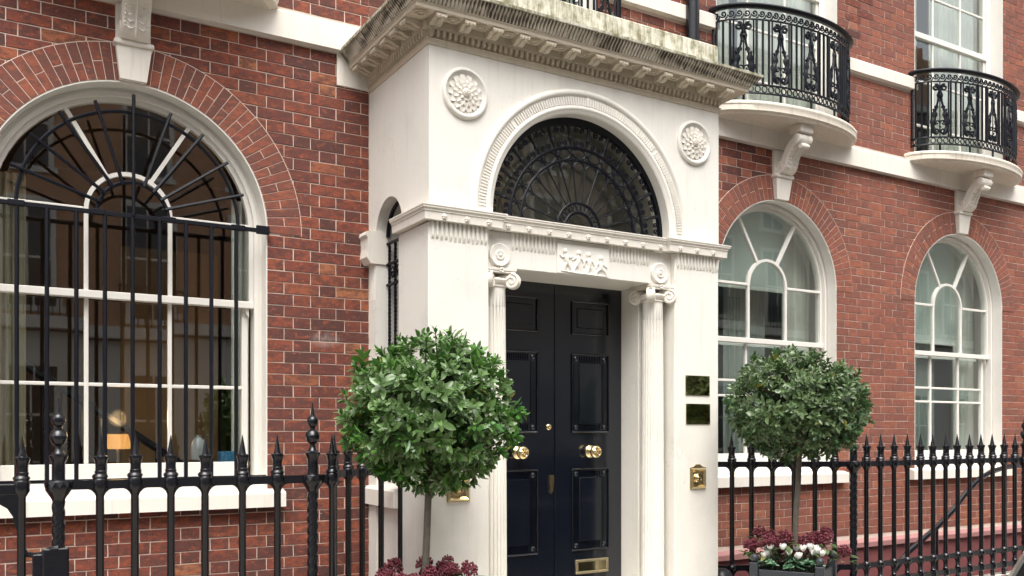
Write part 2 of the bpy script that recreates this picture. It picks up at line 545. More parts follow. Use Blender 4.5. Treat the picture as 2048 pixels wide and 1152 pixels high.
def link(name, data, parent=None, loc=None, rot=None):
    """Link an object; its own coordinates stay world coordinates whatever its parent."""
    o = bpy.data.objects.new(name, data)
    COL.objects.link(o)
    if loc is not None: o.location = loc
    if rot is not None: o.rotation_euler = rot
    if parent is not None:
        o.parent = parent
        o.matrix_parent_inverse = wmat(parent).inverted()
    return o

def tag(o, label, cat, group=None, kind=None):
    o['label'], o['category'] = label, cat
    if group: o['group'] = group
    if kind: o['kind'] = kind
    return o

def thing(name, label, cat, loc=(0, 0, 0), group=None, kind='thing'):
    o = link(name, None, None, loc)
    o.empty_display_size = 0.1
    return tag(o, label, cat, group, kind)

def part(o, label):
    o['label'] = label
    return o

def copy_tree(o, parent=None):
    c = o.copy()
    COL.objects.link(c)
    if parent is not None:
        c.parent = parent
    for ch in [x for x in bpy.data.objects if x.parent == o and x != c]:
        copy_tree(ch, c)
    return c

def structure(o):
    o['kind'] = 'structure'
    return o

def spiral(cx, cz, r0, turns, a0, sgn=1, n=18, rmin=0.15):
    """2D spiral that winds inwards."""
    return [(cx + r0 * (1 - (1 - rmin) * i / n) * cos(a0 + sgn * 2 * pi * turns * i / n), cz + r0 * (1 - (1 - rmin) * i / n) * sin(a0 + sgn * 2 * pi * turns * i / n)) for i in range(n + 1)]

# ------------------------------------------------------------------ key dimensions (metres)
PX0, PX1, PF = 2.34, 4.68, -0.95            # portico: left, right, front
PC = 3.51
WIN = [dict(cx=0.82, R=0.815, zc=2.915, hw=0.735), dict(cx=6.33, R=0.765, zc=2.97, hw=0.70), dict(cx=9.045, R=0.765, zc=2.965, hw=0.70)]
UP = [dict(x0=0.02, x1=1.62), dict(x0=2.74, x1=4.28), dict(x0=5.55, x1=7.105), dict(x0=8.275, x1=9.825)]
SILL_Z = 1.135
STR0, STR1 = 4.185, 4.385
XL, XR = -2.6, 15.0
ZB, ZT = -2.4, 9.0

# ------------------------------------------------------------------ ground
def ground():
    o = MB().box(-40, 60, -60, -15.2, -0.35, -0.16).build('ground', M['paving'])
    structure(o)
    structure(MB().box(-40, 60, -15.2, -3.75, -0.4, -0.14).build('road', M['asphalt']))
    p = MB().box(XL - 20, XR + 30, -3.6, -1.32, -0.4, 0.0).build('pavement', M['paving'])
    structure(p)
    structure(MB().box(XL - 20, XR + 30, -3.75, -3.604, -0.4, -0.004, 0.02).build('kerb', M['kerb']))
    structure(MB().box(XL - 20, XR + 30, -1.316, 0.0, -2.6, -2.4).build('basement_area_floor', M['paving']))
    structure(MB().box(XL, 1.66, -1.316, -1.10, -2.4, 0.30, 0.01).build('railing_plinth_wall', M['cream2']))
    structure(MB().box(5.80, XR, -1.316, -1.10, -2.4, 0.36, 0.01).build('railing_plinth_wall', M['cream2']))
ground()

# ------------------------------------------------------------------ the brick house
HOUSE = thing('brick_townhouse', 'red brick Georgian townhouse with cream trim and arched ground floor windows', 'house', (0, 0, 0))

def opening_bottom_top(x, grow=0.0):
    """Openings of the facade at abscissa x: list of (z0, z1)."""
    out = []
    for w in WIN:
        dx = abs(x - w['cx'])
        R = w['R'] + grow
        if dx < R:
            out.append((SILL_Z + 0.06, w['zc'] + sqrt(max(R * R - dx * dx, 0))))
    for u in UP:
        if u['x0'] - grow < x < u['x1'] + grow:
            out.append((STR1 + 0.05, 7.3))
    return out

def wall_backing():
    xs = {XL, XR, PX0 + 0.1, PX1 - 0.1}
    for w in WIN:
        for i in range(41):
            xs.add(round(w['cx'] - w['R'] * cos(pi * i / 40), 5))
    for u in UP:
        xs |= {u['x0'], u['x1']}
    xs = sorted(xs)
    b = MB()
    for a, c in zip(xs, xs[1:]):
        m = (a + c) / 2
        eps = 1e-4
        oa, oc = opening_bottom_top(a + eps), opening_bottom_top(c - eps)
        if not opening_bottom_top(m):
            oa = oc = []
        k = min(len(oa), len(oc))
        lo = (ZB, ZB)
        for i in range(k):
            b.add([(a, 0, lo[0]), (c, 0, lo[1]), (c, 0, oc[i][0]), (a, 0, oa[i][0])], [(0, 1, 2, 3)])
            lo = (oa[i][1], oc[i][1])
        b.add([(a, 0, lo[0]), (c, 0, lo[1]), (c, 0, ZT), (a, 0, ZT)], [(0, 1, 2, 3)])
    b.box(XL, XR, 0.45, 0.5, ZT - 0.3, ZT)
    return b.build('wall', M['mortar'], HOUSE)
wall_backing()

def proj(x, y, z):
    r = cos(YAW) * x - sin(YAW) * (y + CAM_D)
    w = sin(YAW) * x + cos(YAW) * (y + CAM_D)
    return (1024 + FPX * r / w, 864.1 - FPX * (z - CAM_H) / w, w) if w > 0.1 else (1e6, 1e6, w)

def brick_rows():
    """Flemish bond: list of (x0, x1, z0, z1, side)."""
    out = []
    S, H = 0.2385, 0.1165
    for side, (xa, xb, zj, ph, ch) in enumerate(((XL, PX0 - 0.004, 2.302, 1.807, 0.0751), (PX1 + 0.004, XR, 2.178, 7.455, 0.0744), (PX0 - 0.004, PX1 + 0.004, 2.178, 7.455, 0.0744))):
        J = 0.0060 if side == 0 else 0.0057
        k0, k1 = int((0.575 - zj) / ch) - (0 if side else 6), int((ZT - zj) / ch)
        for k in range(k0, k1):
            z0, z1 = zj + k * ch, zj + (k + 1) * ch
            if z1 < 0.3 or (side and z0 < 0.57): continue
            if side == 2 and z0 < 4.3: continue
            if z0 > 6.6: continue
            zm = (z0 + z1) / 2
            # blocked intervals
            blk = []
            for w in WIN:
                if SILL_Z + 0.13 < zm + 0.03 and zm < w['zc'] + w['R'] + 0.2:
                    if zm <= w['zc']:
                        blk.append((w['cx'] - w['R'], w['cx'] + w['R']))
                    else:
                        R = w['R'] + 0.085
                        h = max(z0 - w['zc'], 0)
                        if h < R:
                            q = sqrt(R * R - h * h)
                            blk.append((w['cx'] - q, w['cx'] + q))
            for u in UP:
                if zm > STR1 + 0.03:
                    blk.append((u['x0'], u['x1']))
            blk.sort()
            free, cur = [], xa
            for p, q in blk:
                if p > cur: free.append((cur, min(p, xb)))
                cur = max(cur, q)
            if cur < xb: free.append((cur, xb))
            if STR0 - 0.005 < zm < STR1 + 0.005 or (5.10 < zm < 5.25 and side): continue
            off = 0.0 if k % 2 == 0 else (S + H) / 2
            for fa, fb in free:
                if fb - fa < 0.01: continue
                n0 = int((fa - ph - off) / (S + H)) - 2
                x = ph + off + n0 * (S + H)
                while x < fb:
                    for wdt in (H, S):
                        p, q = max(x, fa), min(x + wdt, fb)
                        if q - p > 0.02:
                            out.append((p + (J / 2 if p > fa else 0.001), q - (J / 2 if q < fb else 0.001), z0 + J / 2, z1 - J / 2, side))
                        x += wdt
    return out

def brick_mesh(w, h, jit, dep=0.004):
    b = MB()
    e = 0.0022
    r = lambda: random.uniform(-jit, jit)
    o = [(-w / 2 + r(), 0.001, -h / 2 + r()), (w / 2 + r(), 0.001, -h / 2 + r()), (w / 2 + r(), 0.001, h / 2 + r()), (-w / 2 + r(), 0.001, h / 2 + r())]
    m = [(x, -dep + e, z) for x, y, z in o]
    f = [(x - e * (1 if x > 0 else -1), -dep + random.uniform(-0.0012, 0.0012), z - e * (1 if z > 0 else -1)) for x, y, z in o]
    b.add(o + m + f, [(0, 1, 5, 4), (1, 2, 6, 5), (2, 3, 7, 6), (3, 0, 4, 7), (4, 5, 9, 8), (5, 6, 10, 9), (6, 7, 11, 10), (7, 4, 8, 11), (8, 9, 10, 11)])
    return b

def hidden_by_portico(x, z):
    u, v, _ = proj(x, 0, z)
    return (741 < u < 1437 and v > 240) or (741 < u < 1437 and 0 < v < 240 and v > 0 and u > 741 and v > (u - 741) * 0.0 and z < 4.2)

def lay_bricks():
    rows = brick_rows()
    scored = []
    for r in rows:
        x, z = (r[0] + r[1]) / 2, (r[2] + r[3]) / 2
        u0, v0, w0 = proj(r[0], 0, r[3])
        u1, v1, w1 = proj(r[1], 0, r[2])
        vis = -20 < u1 and u0 < 2068 and v1 > -20 and v0 < 1172 and not hidden_by_portico(x, z)
        area = abs(u1 - u0) * abs(v1 - v0) if w0 > 0.5 and w1 > 0.5 else 0
        scored.append((area if vis else -1, r))
    scored.sort(key=lambda t: -t[0])
    cache = {}
    stuffs = (MB(), MB(), MB())
    for i, (a, r) in enumerate(scored):
        w, h = r[1] - r[0], r[3] - r[2]
        x, z = (r[0] + r[1]) / 2, (r[2] + r[3]) / 2
        if a > 0 and i < 300:
            key = (round(w, 3), random.randrange(3))
            if key not in cache:
                cache[key] = brick_mesh(w, h, 0.0013).mesh('brick', M['brick'])
            link('brick', cache[key], HOUSE, (x, 0, z))
        elif x < 13.5:
            bm = brick_mesh(w, h, 0.0013)
            stuffs[r[4]].add([(p[0] + x, p[1], p[2] + z) for p in bm.v], bm.f)
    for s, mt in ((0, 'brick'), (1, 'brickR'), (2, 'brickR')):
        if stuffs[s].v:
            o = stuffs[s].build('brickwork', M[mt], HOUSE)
            o['kind'] = 'stuff'
lay_bricks()

def arch_ring(w, mat):
    cx, zc, R = w['cx'], w['zc'], w['R']
    T = 0.225
    MB().sector(cx, zc, R + 0.002, R + T + 0.004, 0, pi, -0.0052, 0.0005, 64).build('arch_mortar', M['mortar'], HOUSE)
    N = int(round(pi * (R + T) / 0.064))
    if N % 2: N += 1
    J = 0.0021
    cache = {}
    for i in range(N):
        a = pi * (i + 0.5) / N
        if abs(a - pi / 2) < 0.07: continue
        da = pi / N / 2
        k = i % 4
        cuts = [(0.0, T)] if k % 2 == 0 else ([(0.0, T * 0.497), (T * 0.498, T)] if k == 1 else [(0.0, T * 0.46), (T * 0.461, T)])
        for c0, c1 in cuts:
            key = (round(c0, 3), round(c1, 3), random.randrange(3))
            if key not in cache:
                b = MB()
                rr0, rr1 = R + c0 + 0.004, R + c1 - 0.001
                t0, t1 = rr0 * math.tan(da) - J, rr1 * math.tan(da) - J
                jt = lambda: random.uniform(-0.0008, 0.0008)
                o = [(rr0, -t0 + jt()), (rr1, -t1 + jt()), (rr1, t1 + jt()), (rr0, t0 + jt())]
                e = 0.002
                f = [(rr0 + e, -t0 + e), (rr1 - e, -t1 + e), (rr1 - e, t1 - e), (rr0 + e, t0 - e)]
                dp = -0.0085 + random.uniform(-0.0008, 0.0008)
                V = [(p[0], 0, p[1]) for p in o] + [(p[0], dp + e, p[1]) for p in o] + [(p[0], dp, p[1]) for p in f]
                b.add(V, [(0, 1, 5, 4), (1, 2, 6, 5), (2, 3, 7, 6), (3, 0, 4, 7), (4, 5, 9, 8), (5, 6, 10, 9), (6, 7, 11, 10), (7, 4, 8, 11), (8, 9, 10, 11)])
                cache[key] = b.mesh('arch_brick', mat)
            link('arch_brick', cache[key], HOUSE, (cx, 0, zc), (0, -a, 0))
arch_ring(WIN[0], M['brickA'])
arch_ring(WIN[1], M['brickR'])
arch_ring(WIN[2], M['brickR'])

# string courses
def string_course(x0, x1, z0, z1, p):
    b = MB().prism_x([(0.002, z0), (-p, z0 + 0.004), (-p, z1 - 0.028), (-p + 0.006, z1 - 0.018), (0.002, z1)], x0, x1)
    return b.build('string_course', M['cream2'], HOUSE)
string_course(XL, PX0 - 0.002, STR0, STR1, 0.055)
string_course(PX1 + 0.002, XR, STR0, STR1, 0.055)
MB().box(2.105, 2.345, -0.016, 0.002, 3.965, 4.19, 0.003).build('string_course_return', M['cream2'], HOUSE)
for x0, x1 in ((4.29, 5.548), (7.107, 8.272), (9.828, XR)):
    string_course(x0, x1, 5.105, 5.245, 0.05)
MB().prism_x([(0.002, 0.50), (-0.05, 0.50), (-0.05, 0.545), (0.002, 0.578)], PX1, XR).build('plinth_ledge', M['pink'], HOUSE)

def basement_wall():
    b = MB()
    nx, nz = 130, 40
    for (xa, xb, zt) in ((PX1, XR, 0.502), (XL, PX0, 0.30)):
        o = len(b.v)
        for i in range(nx + 1):
            for k in range(nz + 1):
                x, z = xa + (xb - xa) * i / nx, ZB + (zt - ZB) * k / nz
                row = int(z / 0.075)
                b.v.append((x, -0.012 - 0.008 * noise.noise(Vector((x * 6, z * 12, 0))), z))
        for i in range(nx):
            for k in range(nz):
                b.f.append((o + i * (nz + 1) + k, o + (i + 1) * (nz + 1) + k, o + (i + 1) * (nz + 1) + k + 1, o + i * (nz + 1) + k + 1))
    return b.build('basement_wall', M['darkred'], HOUSE, True)
basement_wall()

# ------------------------------------------------------------------ windows
def arch_poly(cx, zc, r, z0, n=28):
    return [(cx - r, z0)] + [(cx + r * cos(pi - pi * i / n), zc + r * sin(pi - pi * i / n)) for i in range(n + 1)] + [(cx + r, z0)]

def frame_strip(cx, zc, r_out, r_in, z0, y0, y1, n=40):
    """Arched frame band, from jamb foot over the arch to the other foot."""
    def path(r):
        return [(cx + r, z0)] + [(cx + r * cos(pi * i / n), zc + r * sin(pi * i / n)) for i in range(n + 1)] + [(cx - r, z0)]
    a, c = path(r_out), path(r_in)
    b = MB()
    b.loft([[(p[0], y0, p[1]), (q[0], y0, q[1]), (q[0], y1, q[1]), (p[0], y1, p[1])] for p, q in zip(a, c)])
    return b

def pane(parent, poly, y, tilt=0.0):
    cx = sum(p[0] for p in poly) / len(poly)
    cz = sum(p[1] for p in poly) / len(poly)
    ax, az = random.uniform(-1, 1) * tilt, random.uniform(-1, 1) * tilt
    f = lambda dy: (lambda x, z: (x, y + dy + ax * (x - cx) + az * (z - cz), z))
    b = MB()
    b.prism(poly, f(0), f(0.004))
    return b.build('pane', M['glass'], parent)

def sect_poly(cx, zc, r0, r1, a0, a1, n=10):
    o = [(cx + r1 * cos(a0 + (a1 - a0) * i / n), zc + r1 * sin(a0 + (a1 - a0) * i / n)) for i in range(n + 1)]
    i_ = [(cx + r0 * cos(a1 + (a0 - a1) * i / n), zc + r0 * sin(a1 + (a0 - a1) * i / n)) for i in range(n + 1)]
    return o + i_

def arched_window(w, label, low_bars, room_mat, sill_p=0.07):
    cx, zc, R, hw = w['cx'], w['zc'], w['R'], w['hw']
    root = frame_strip(cx, zc, R, R - 0.006, SILL_Z + 0.06, -0.004, 0.13).build('arched_window', M['white'], HOUSE, True)
    part(root, label)
    zs = 2.97                                     # springing bar of the sash
    b = frame_strip(cx, zc, R - 0.004, hw + 0.028, 1.22, 0.115, 0.22)
    b.v += []
    fr = b.build('frame', M['white'], root, True)
    frame_strip(cx, zc, hw + 0.050, hw + 0.024, 1.25, 0.100, 0.125).build('frame_moulding', M['white'], root, True)
    ys = 0.145
    # upper sash
    up = frame_strip(cx, zc, hw + 0.034, hw - 0.002, 2.436, ys - 0.012, ys + 0.035)
    up.box(cx - hw - 0.03, cx + hw + 0.03, ys - 0.022, ys + 0.035, 2.432, 2.478, 0.004)
    up.build('upper_sash', M['white'], root, True)
    def bar(bd, name='glazing_bar'):
        return bd.build(name, M['white'], root, True)
    ri = 0.2415
    g = 0.0125
    for s in (-1, 1):
        x = cx + s * ri
        bar(MB().box(x - g, x + g, ys - 0.006, ys + 0.028, 2.476, zs, 0.004))
        bar(MB().box(min(x + s * g, cx + s * hw), max(x + s * g, cx + s * hw), ys - 0.006, ys + 0.028, zs - g, zs + g, 0.004))
        a = pi / 2 + s * radians(31)
        p0 = (cx + (ri + 0.01) * cos(a), zs + (ri + 0.01) * sin(a))
        rr = hw + 0.005
        # reach the outer ring (centre zc)
        t = ri
        while (p0[0] - cx + (t - ri) * cos(a)) ** 2 + (p0[1] - zc + (t - ri) * sin(a)) ** 2 < rr * rr: t += 0.005
        p1 = (p0[0] + (t - ri) * cos(a), p0[1] + (t - ri) * sin(a))
        dx, dz = -sin(a) * g, cos(a) * g
        bar(MB().prism_y([(p0[0] + dx, p0[1] + dz), (p1[0] + dx, p1[1] + dz), (p1[0] - dx, p1[1] - dz), (p0[0] - dx, p0[1] - dz)], ys - 0.006, ys + 0.028))
    bar(MB().sector(cx, zs, ri - g, ri + g, 0, pi, ys - 0.007, ys + 0.028, 24), 'arched_glazing_bar')
    yg = ys + 0.012
    T = 0.0045
    pane(root, arch_poly(cx, zs, ri - g, 2.478, 16), yg, T)
    for s in (-1, 1):
        xa, xb = sorted((cx + s * (ri + g), cx + s * hw))
        pane(root, [(xa, 2.478), (xb, 2.478), (xb, zs - g), (xa, zs - g)], yg, T)
    ringr = hw + (zc - zs) * 0.3
    a1, a2 = pi / 2 - radians(31), pi / 2 + radians(31)
    for p, q in ((0.03, a1 - 0.03), (a1 + 0.03, a2 - 0.03), (a2 + 0.03, pi - 0.03)):
        pane(root, sect_poly(cx, zs, ri + g, hw - 0.002 - max(0, zs - zc), p, q), yg, T)
    # lower sash, set behind
    yl = 0.187
    lo = MB()
    lo.box(cx - hw, cx - hw + 0.04, yl - 0.015, yl + 0.025, 1.32, 2.434, 0.003)
    lo.box(cx + hw - 0.04, cx + hw, yl - 0.015, yl + 0.025, 1.32, 2.434, 0.003)
    lo.box(cx - hw + 0.04, cx + hw - 0.04, yl - 0.014, yl + 0.024, 1.32, 1.425, 0.004)
    lo.build('lower_sash', M['white'], root)
    for s in (-1, 1):
        # sash horn
        MB().prism_y([(cx + s * hw, 2.436), (cx + s * (hw - 0.028), 2.436), (cx + s * (hw - 0.02), 2.40), (cx + s * (hw - 0.004), 2.385), (cx + s * hw, 2.37)], ys, ys + 0.03).build('sash_horn', M['white'], root)
    xi = hw - 0.04
    vx = [cx - xi, cx - ri + 0.004, cx + ri + 0.004, cx + xi]
    zz = [1.425] + low_bars + [2.434]
    for x in vx[1:3]:
        bar(MB().box(x - g, x + g, yl - 0.010, yl + 0.018, 1.425, 2.434, 0.003))
    for z in low_bars:
        for i in range(3):
            bar(MB().box(vx[i] + (g if i else 0), vx[i + 1] - (g if i < 2 else 0), yl - 0.010, yl + 0.018, z - 0.0105, z + 0.0105, 0.003))
    for i in range(3):
        for k in range(len(zz) - 1):
            pane(root, [(vx[i] + g * 0.8, zz[k] + 0.009), (vx[i + 1] - g * 0.8, zz[k] + 0.009), (vx[i + 1] - g * 0.8, zz[k + 1] - 0.009), (vx[i] + g * 0.8, zz[k + 1] - 0.009)], yl + 0.006, T)
    # wooden bottom rail of the box frame and masonry sill
    MB().prism_x([(0.22, 1.215), (-0.003, 1.215), (-0.003, 1.262), (0.10, 1.30), (0.22, 1.318)], cx - R + 0.008, cx + R - 0.008).build('box_frame_foot', M['white'], root)
    MB().prism_x([(0.05, SILL_Z), (-sill_p, SILL_Z + 0.003), (-sill_p, 1.225), (-sill_p + 0.006, 1.232), (0.0, 1.25), (0.05, 1.25)], cx - R - 0.10, cx + R + 0.10).build('sill', M['cream2'], root)
    # room behind
    rb = MB()
    rb.add([(cx - 1.3, 0.24, 0.6), (cx + 1.3, 0.24, 0.6), (cx + 1.3, 3.2, 0.6), (cx - 1.3, 3.2, 0.6), (cx - 1.3, 0.24, 4.0), (cx + 1.3, 0.24, 4.0), (cx + 1.3, 3.2, 4.0), (cx - 1.3, 3.2, 4.0)],
           [(0, 1, 2, 3), (4, 5, 6, 7), (0, 3, 7, 4), (1, 2, 6, 5), (3, 2, 6, 7)])
    rb.build('room', room_mat, root)
    return root

W1 = arched_window(WIN[0], 'wide arched sash window with a fanned head behind black bars', [1.911], M['wood_in'], 0.085)
W2 = arched_window(WIN[1], 'arched sash window with a pale blind, partly hidden by the portico', [2.092, 1.952], M['room2'])
W3 = arched_window(WIN[2], 'arched sash window at the far right with a pale blind', [2.092, 1.945], M['room2'])

def wavy_sheet(x0, x1, y, z0, z1, amp, waves, n=40):
    b = MB()
    for i in range(n + 1):
        x = x0 + (x1 - x0) * i / n
        yy = y + amp * sin(2 * pi * waves * i / n) + amp * 0.4 * sin(2 * pi * waves * 2.3 * i / n)
        b.v += [(x, yy, z0), (x, yy, z1)]
    b.f = [(2 * i, 2 * i + 2, 2 * i + 3, 2 * i + 1) for i in range(n)]
    return b
for wi, root, zh in ((1, W2, 3.0), (2, W3, 2.62)):
    w = WIN[wi]
    MB().box(w['cx'] - 0.72, w['cx'] + 0.42, 0.34, 0.345, zh, 3.9).build('roller_blind', M['blind'], root)
    MB().box(w['cx'] - 0.73, w['cx'] + 0.43, 0.335, 0.35, zh - 0.035, zh, 0.004).build('blind_hem_bar', M['hem'], root)
    wavy_sheet(w['cx'] + 0.43, w['cx'] + 0.80, 0.36, 1.3, 3.8, 0.02, 6).build('curtain', M['curtain'], root, True, 80)
    wavy_sheet(w['cx'] - (0.30 if wi == 2 else 0.10), w['cx'] + 0.45, 0.62, 1.25, zh + 0.2, 0.02, 7).build('curtain', M['curtain3'], root, True, 80)
    # inner secondary glazing rails
    sg = MB()
    for z in (1.38, 2.42): sg.box(w['cx'] - 0.72, w['cx'] + 0.72, 0.27, 0.29, z, z + 0.04)
    sg.build('secondary_glazing_rail', M['hem'], root)

# interior of the left window: warm wall, staircase, curtain, lamp
w = WIN[0]
MB().box(1.0, 1.75, 1.9, 1.94, 0.7, 3.1).build('lit_wall', M['warm_in'], W1)
st = MB()
for i in range(14):
    x = -0.1 + i * 0.125
    z = 2.35 - i * 0.085
    st.tube([(x, 1.2, z - 0.9), (x, 1.2, z)], 0.008, 5)
    st.tube([(x + p[0], 1.2, z - 0.4 + p[1]) for p in spiral(0.03, 0, 0.045, 1.5, 0, 1, 14)], 0.005, 4)
st.tube([(-0.2, 1.2, 2.42), (1.7, 1.2, 1.13)], 0.03, 6)
st.build('stair_balustrade', M['iron_thin'], W1)
wavy_sheet(0.08, 0.27, 0.42, 1.3, 3.2, 0.02, 4).build('curtain', M['curtain2'], W1, True, 80)
wavy_sheet(1.50, 1.62, 0.40, 1.3, 3.2, 0.015, 3).build('curtain', M['curtain'], W1, True, 80)

# upper sash windows
def upper_window(u, label, curtains):
    x0, x1 = u['x0'], u['x1']
    z0, z1 = STR1 + 0.06, 7.3
    zm = 5.80
    cx = (x0 + x1) / 2
    b = MB()
    for xa, xb in ((x0, x0 + 0.006), (x1 - 0.006, x1)):
        b.box(xa, xb, -0.004, 0.16, z0, z1)
    b.box(x0, x1, -0.004, 0.16, z1 - 0.006, z1)
    root = b.build('sash_window', M['white'], HOUSE)
    part(root, label)
    fb = MB()
    fb.box(x0 + 0.006, x0 + 0.085, 0.13, 0.22, z0, z1 - 0.006, 0.004)
    fb.box(x1 - 0.085, x1 - 0.006, 0.13, 0.22, z0, z1 - 0.006, 0.004)
    fb.build('frame', M['white'], root)
    xa, xb = x0 + 0.085, x1 - 0.085
    ys = 0.15
    s = MB()
    s.box(xa, xb, ys - 0.02, ys + 0.03, zm - 0.03, zm + 0.03, 0.004)
    s.box(xa, xa + 0.03, ys, ys + 0.03, z0, z1, 0.003)
    s.box(xb - 0.03, xb, ys, ys + 0.03, z0, z1, 0.003)
    s.box(xa + 0.03, xb - 0.03, ys, ys + 0.03, z0, z0 + 0.09, 0.003)
    s.build('sash', M['white'], root)
    g = 0.011
    vx = [xa + 0.03, cx - 0.24, cx + 0.24, xb - 0.03]
    zl = [z0 + 0.09, 4.86, 5.33, zm - 0.03]
    zu = [zm + 0.03, 6.25, 6.7, z1]
    for x in vx[1:3]:
        MB().box(x - g, x + g, ys + 0.002, ys + 0.026, z0 + 0.09, zm - 0.03, 0.003).build('glazing_bar', M['white'], root)
        MB().box(x - g, x + g, ys + 0.002, ys + 0.026, zm + 0.03, z1, 0.003).build('glazing_bar', M['white'], root)
    for zz in (zl, zu):
        for z in zz[1:3]:
            for i in range(3):
                MB().box(vx[i] + (g if i else 0), vx[i + 1] - (g if i < 2 else 0), ys + 0.002, ys + 0.026, z - g, z + g, 0.003).build('glazing_bar', M['white'], root)
        for i in range(3):
            for k in range(3):
                pane(root, [(vx[i], zz[k]), (vx[i + 1], zz[k]), (vx[i + 1], zz[k + 1]), (vx[i], zz[k + 1])], ys + 0.013, 0.003)
    rb = MB().add([(x0 - .3, 0.24, z0), (x1 + .3, 0.24, z0), (x1 + .3, 3.2, z0), (x0 - .3, 3.2, z0), (x0 - .3, 0.24, z1), (x1 + .3, 0.24, z1), (x1 + .3, 3.2, z1), (x0 - .3, 3.2, z1)],
                  [(0, 1, 2, 3), (4, 5, 6, 7), (0, 3, 7, 4), (1, 2, 6, 5), (3, 2, 6, 7)])
    rb.build('room', M['room2'], root)
    for a, c in curtains:
        wavy_sheet(a, c, 0.30, z0, z1, 0.022, max(3, int((c - a) * 14)), 60).build('curtain', M['curtain'], root, True, 80)
    return root
upper_window(UP[0], 'first floor sash window above the barred window', [(0.1, 0.45), (1.2, 1.55)])
upper_window(UP[1], 'first floor sash window above the portico', [(2.8, 3.1), (3.9, 4.25)])
upper_window(UP[2], 'first floor sash window behind the curved balcony nearest the portico', [(5.72, 5.98), (6.10, 7.08)])
upper_window(UP[3], 'first floor sash window at the top right reflecting rooftops', [(8.3, 8.72), (8.95, 9.8)])

# ------------------------------------------------------------------ keystones, consoles and balcony slabs
def console(w, label):
    cx = w['cx']
    zt = w['zc'] + w['R']
    # keystone wedge
    b = MB()
    z0, z1 = zt + 0.002, 3.925
    b.add([(cx - 0.075, 0, z0), (cx + 0.075, 0, z0), (cx + 0.100, 0, z1), (cx - 0.100, 0, z1), (cx - 0.075, -0.045, z0), (cx + 0.075, -0.045, z0), (cx + 0.100, -0.062, z1), (cx - 0.100, -0.062, z1)],
          [(3, 2, 1, 0), (4, 5, 6, 7), (0, 1, 5, 4), (1, 2, 6, 5), (2, 3, 7, 6), (3, 0, 4, 7)])
    key = b.build('keystone', M['cream2'], HOUSE)
    part(key, label)
    MB().box(cx - 0.112, cx + 0.112, -0.078, 0.0, z1 + 0.001, z1 + 0.032, 0.006).build('keystone_cap', M['cream2'], key)
    MB().box(cx - 0.098, cx + 0.098, -0.03, 0.0, z1 + 0.032, STR0 - 0.002).build('console_back_plate', M['cream2'], key)
    # S-shaped strip: outer and inner curve in (y, z)
    zb = z1 + 0.033
    outer = [(-0.055, zb), (-0.085, zb), (-0.115, zb + 0.012), (-0.138, zb + 0.04), (-0.15, zb + 0.075), (-0.16, zb + 0.11), (-0.18, zb + 0.15), (-0.212, zb + 0.19), (-0.25, zb + 0.222)]
    inner = [(-0.23, zb + 0.285), (-0.185, zb + 0.255), (-0.14, zb + 0.205), (-0.105, zb + 0.145), (-0.075, zb + 0.105), (-0.03, zb + 0.085), (-0.028, zb)]
    cb = MB().prism_x(outer + inner, cx - 0.078, cx + 0.078)
    cb.build('console_bracket', M['cream2'], key, True, 30)
    sc = MB()
    r = 0.046
    sc.lathe([(r * 0.3, -0.086), (r * 0.8, -0.085), (r, -0.08), (r, -0.05), (r * 0.86, -0.035), (r, -0.02), (r, 0.02), (r * 0.86, 0.035), (r, 0.05), (r, 0.08), (r * 0.8, 0.085), (r * 0.3, 0.086)], 16, (cx, -0.268, zb + 0.262), 'X')
    sc.lathe([(0.022, -0.05), (0.026, -0.02), (0.026, 0.02), (0.022, 0.05)], 10, (cx, -0.288, zb + 0.198), 'X')
    for s in (-1, 1):
        sc.tube([(cx + s * 0.081, -0.268 + p[0], zb + 0.262 + p[1]) for p in spiral(0, 0, r * 0.85, 1.6, 0, 1, 20)], 0.005, 5)
        sc.tube([(cx + s * 0.079, -0.062 + p[0], zb + 0.06 + p[1]) for p in spiral(0, 0, 0.05, 1.7, -0.6, 1, 24)], 0.007, 5)
        sc.lathe([(0.05, -0.004), (0.05, 0.004)], 16, (cx + s * 0.076, -0.062, zb + 0.06), 'X')
        for i in range(9):
            t = i / 8
            y = -0.142 - 0.09 * t ** 1.5
            sc.sphere((cx + s * 0.062, y - 0.005, zb + 0.05 + 0.17 * t), 0.007, 6, 4)
    # acanthus ribs on the front of the strip
    for k in range(5):
        y0, z0_ = outer[3 + k]
        for s in (-1, 1):
            sc.tube([(cx + s * 0.01, y0 - 0.004, z0_ + 0.012), (cx + s * 0.035, y0 - 0.008, z0_), (cx + s * 0.052, y0 - 0.003, z0_ + 0.012)], [0.004, 0.007, 0.003], 5)
    sc.tube([(cx, y - 0.003, z) for y, z in outer[2:]], 0.008, 5)
    sc.build('console_scroll', M['cream2'], key, True, 50)
    MB().box(cx - 0.082, cx + 0.082, -0.325, -0.20, zb + 0.312, 4.342, 0.006).build('console_abacus', M['cream2'], key)
    return key

def ell(cx, a, b, n, z, k=2.0):
    return [(cx + a * cos(pi * i / n) * 1.0, -b * sin(pi * i / n) ** (2 / k), z) for i in range(n + 1)]

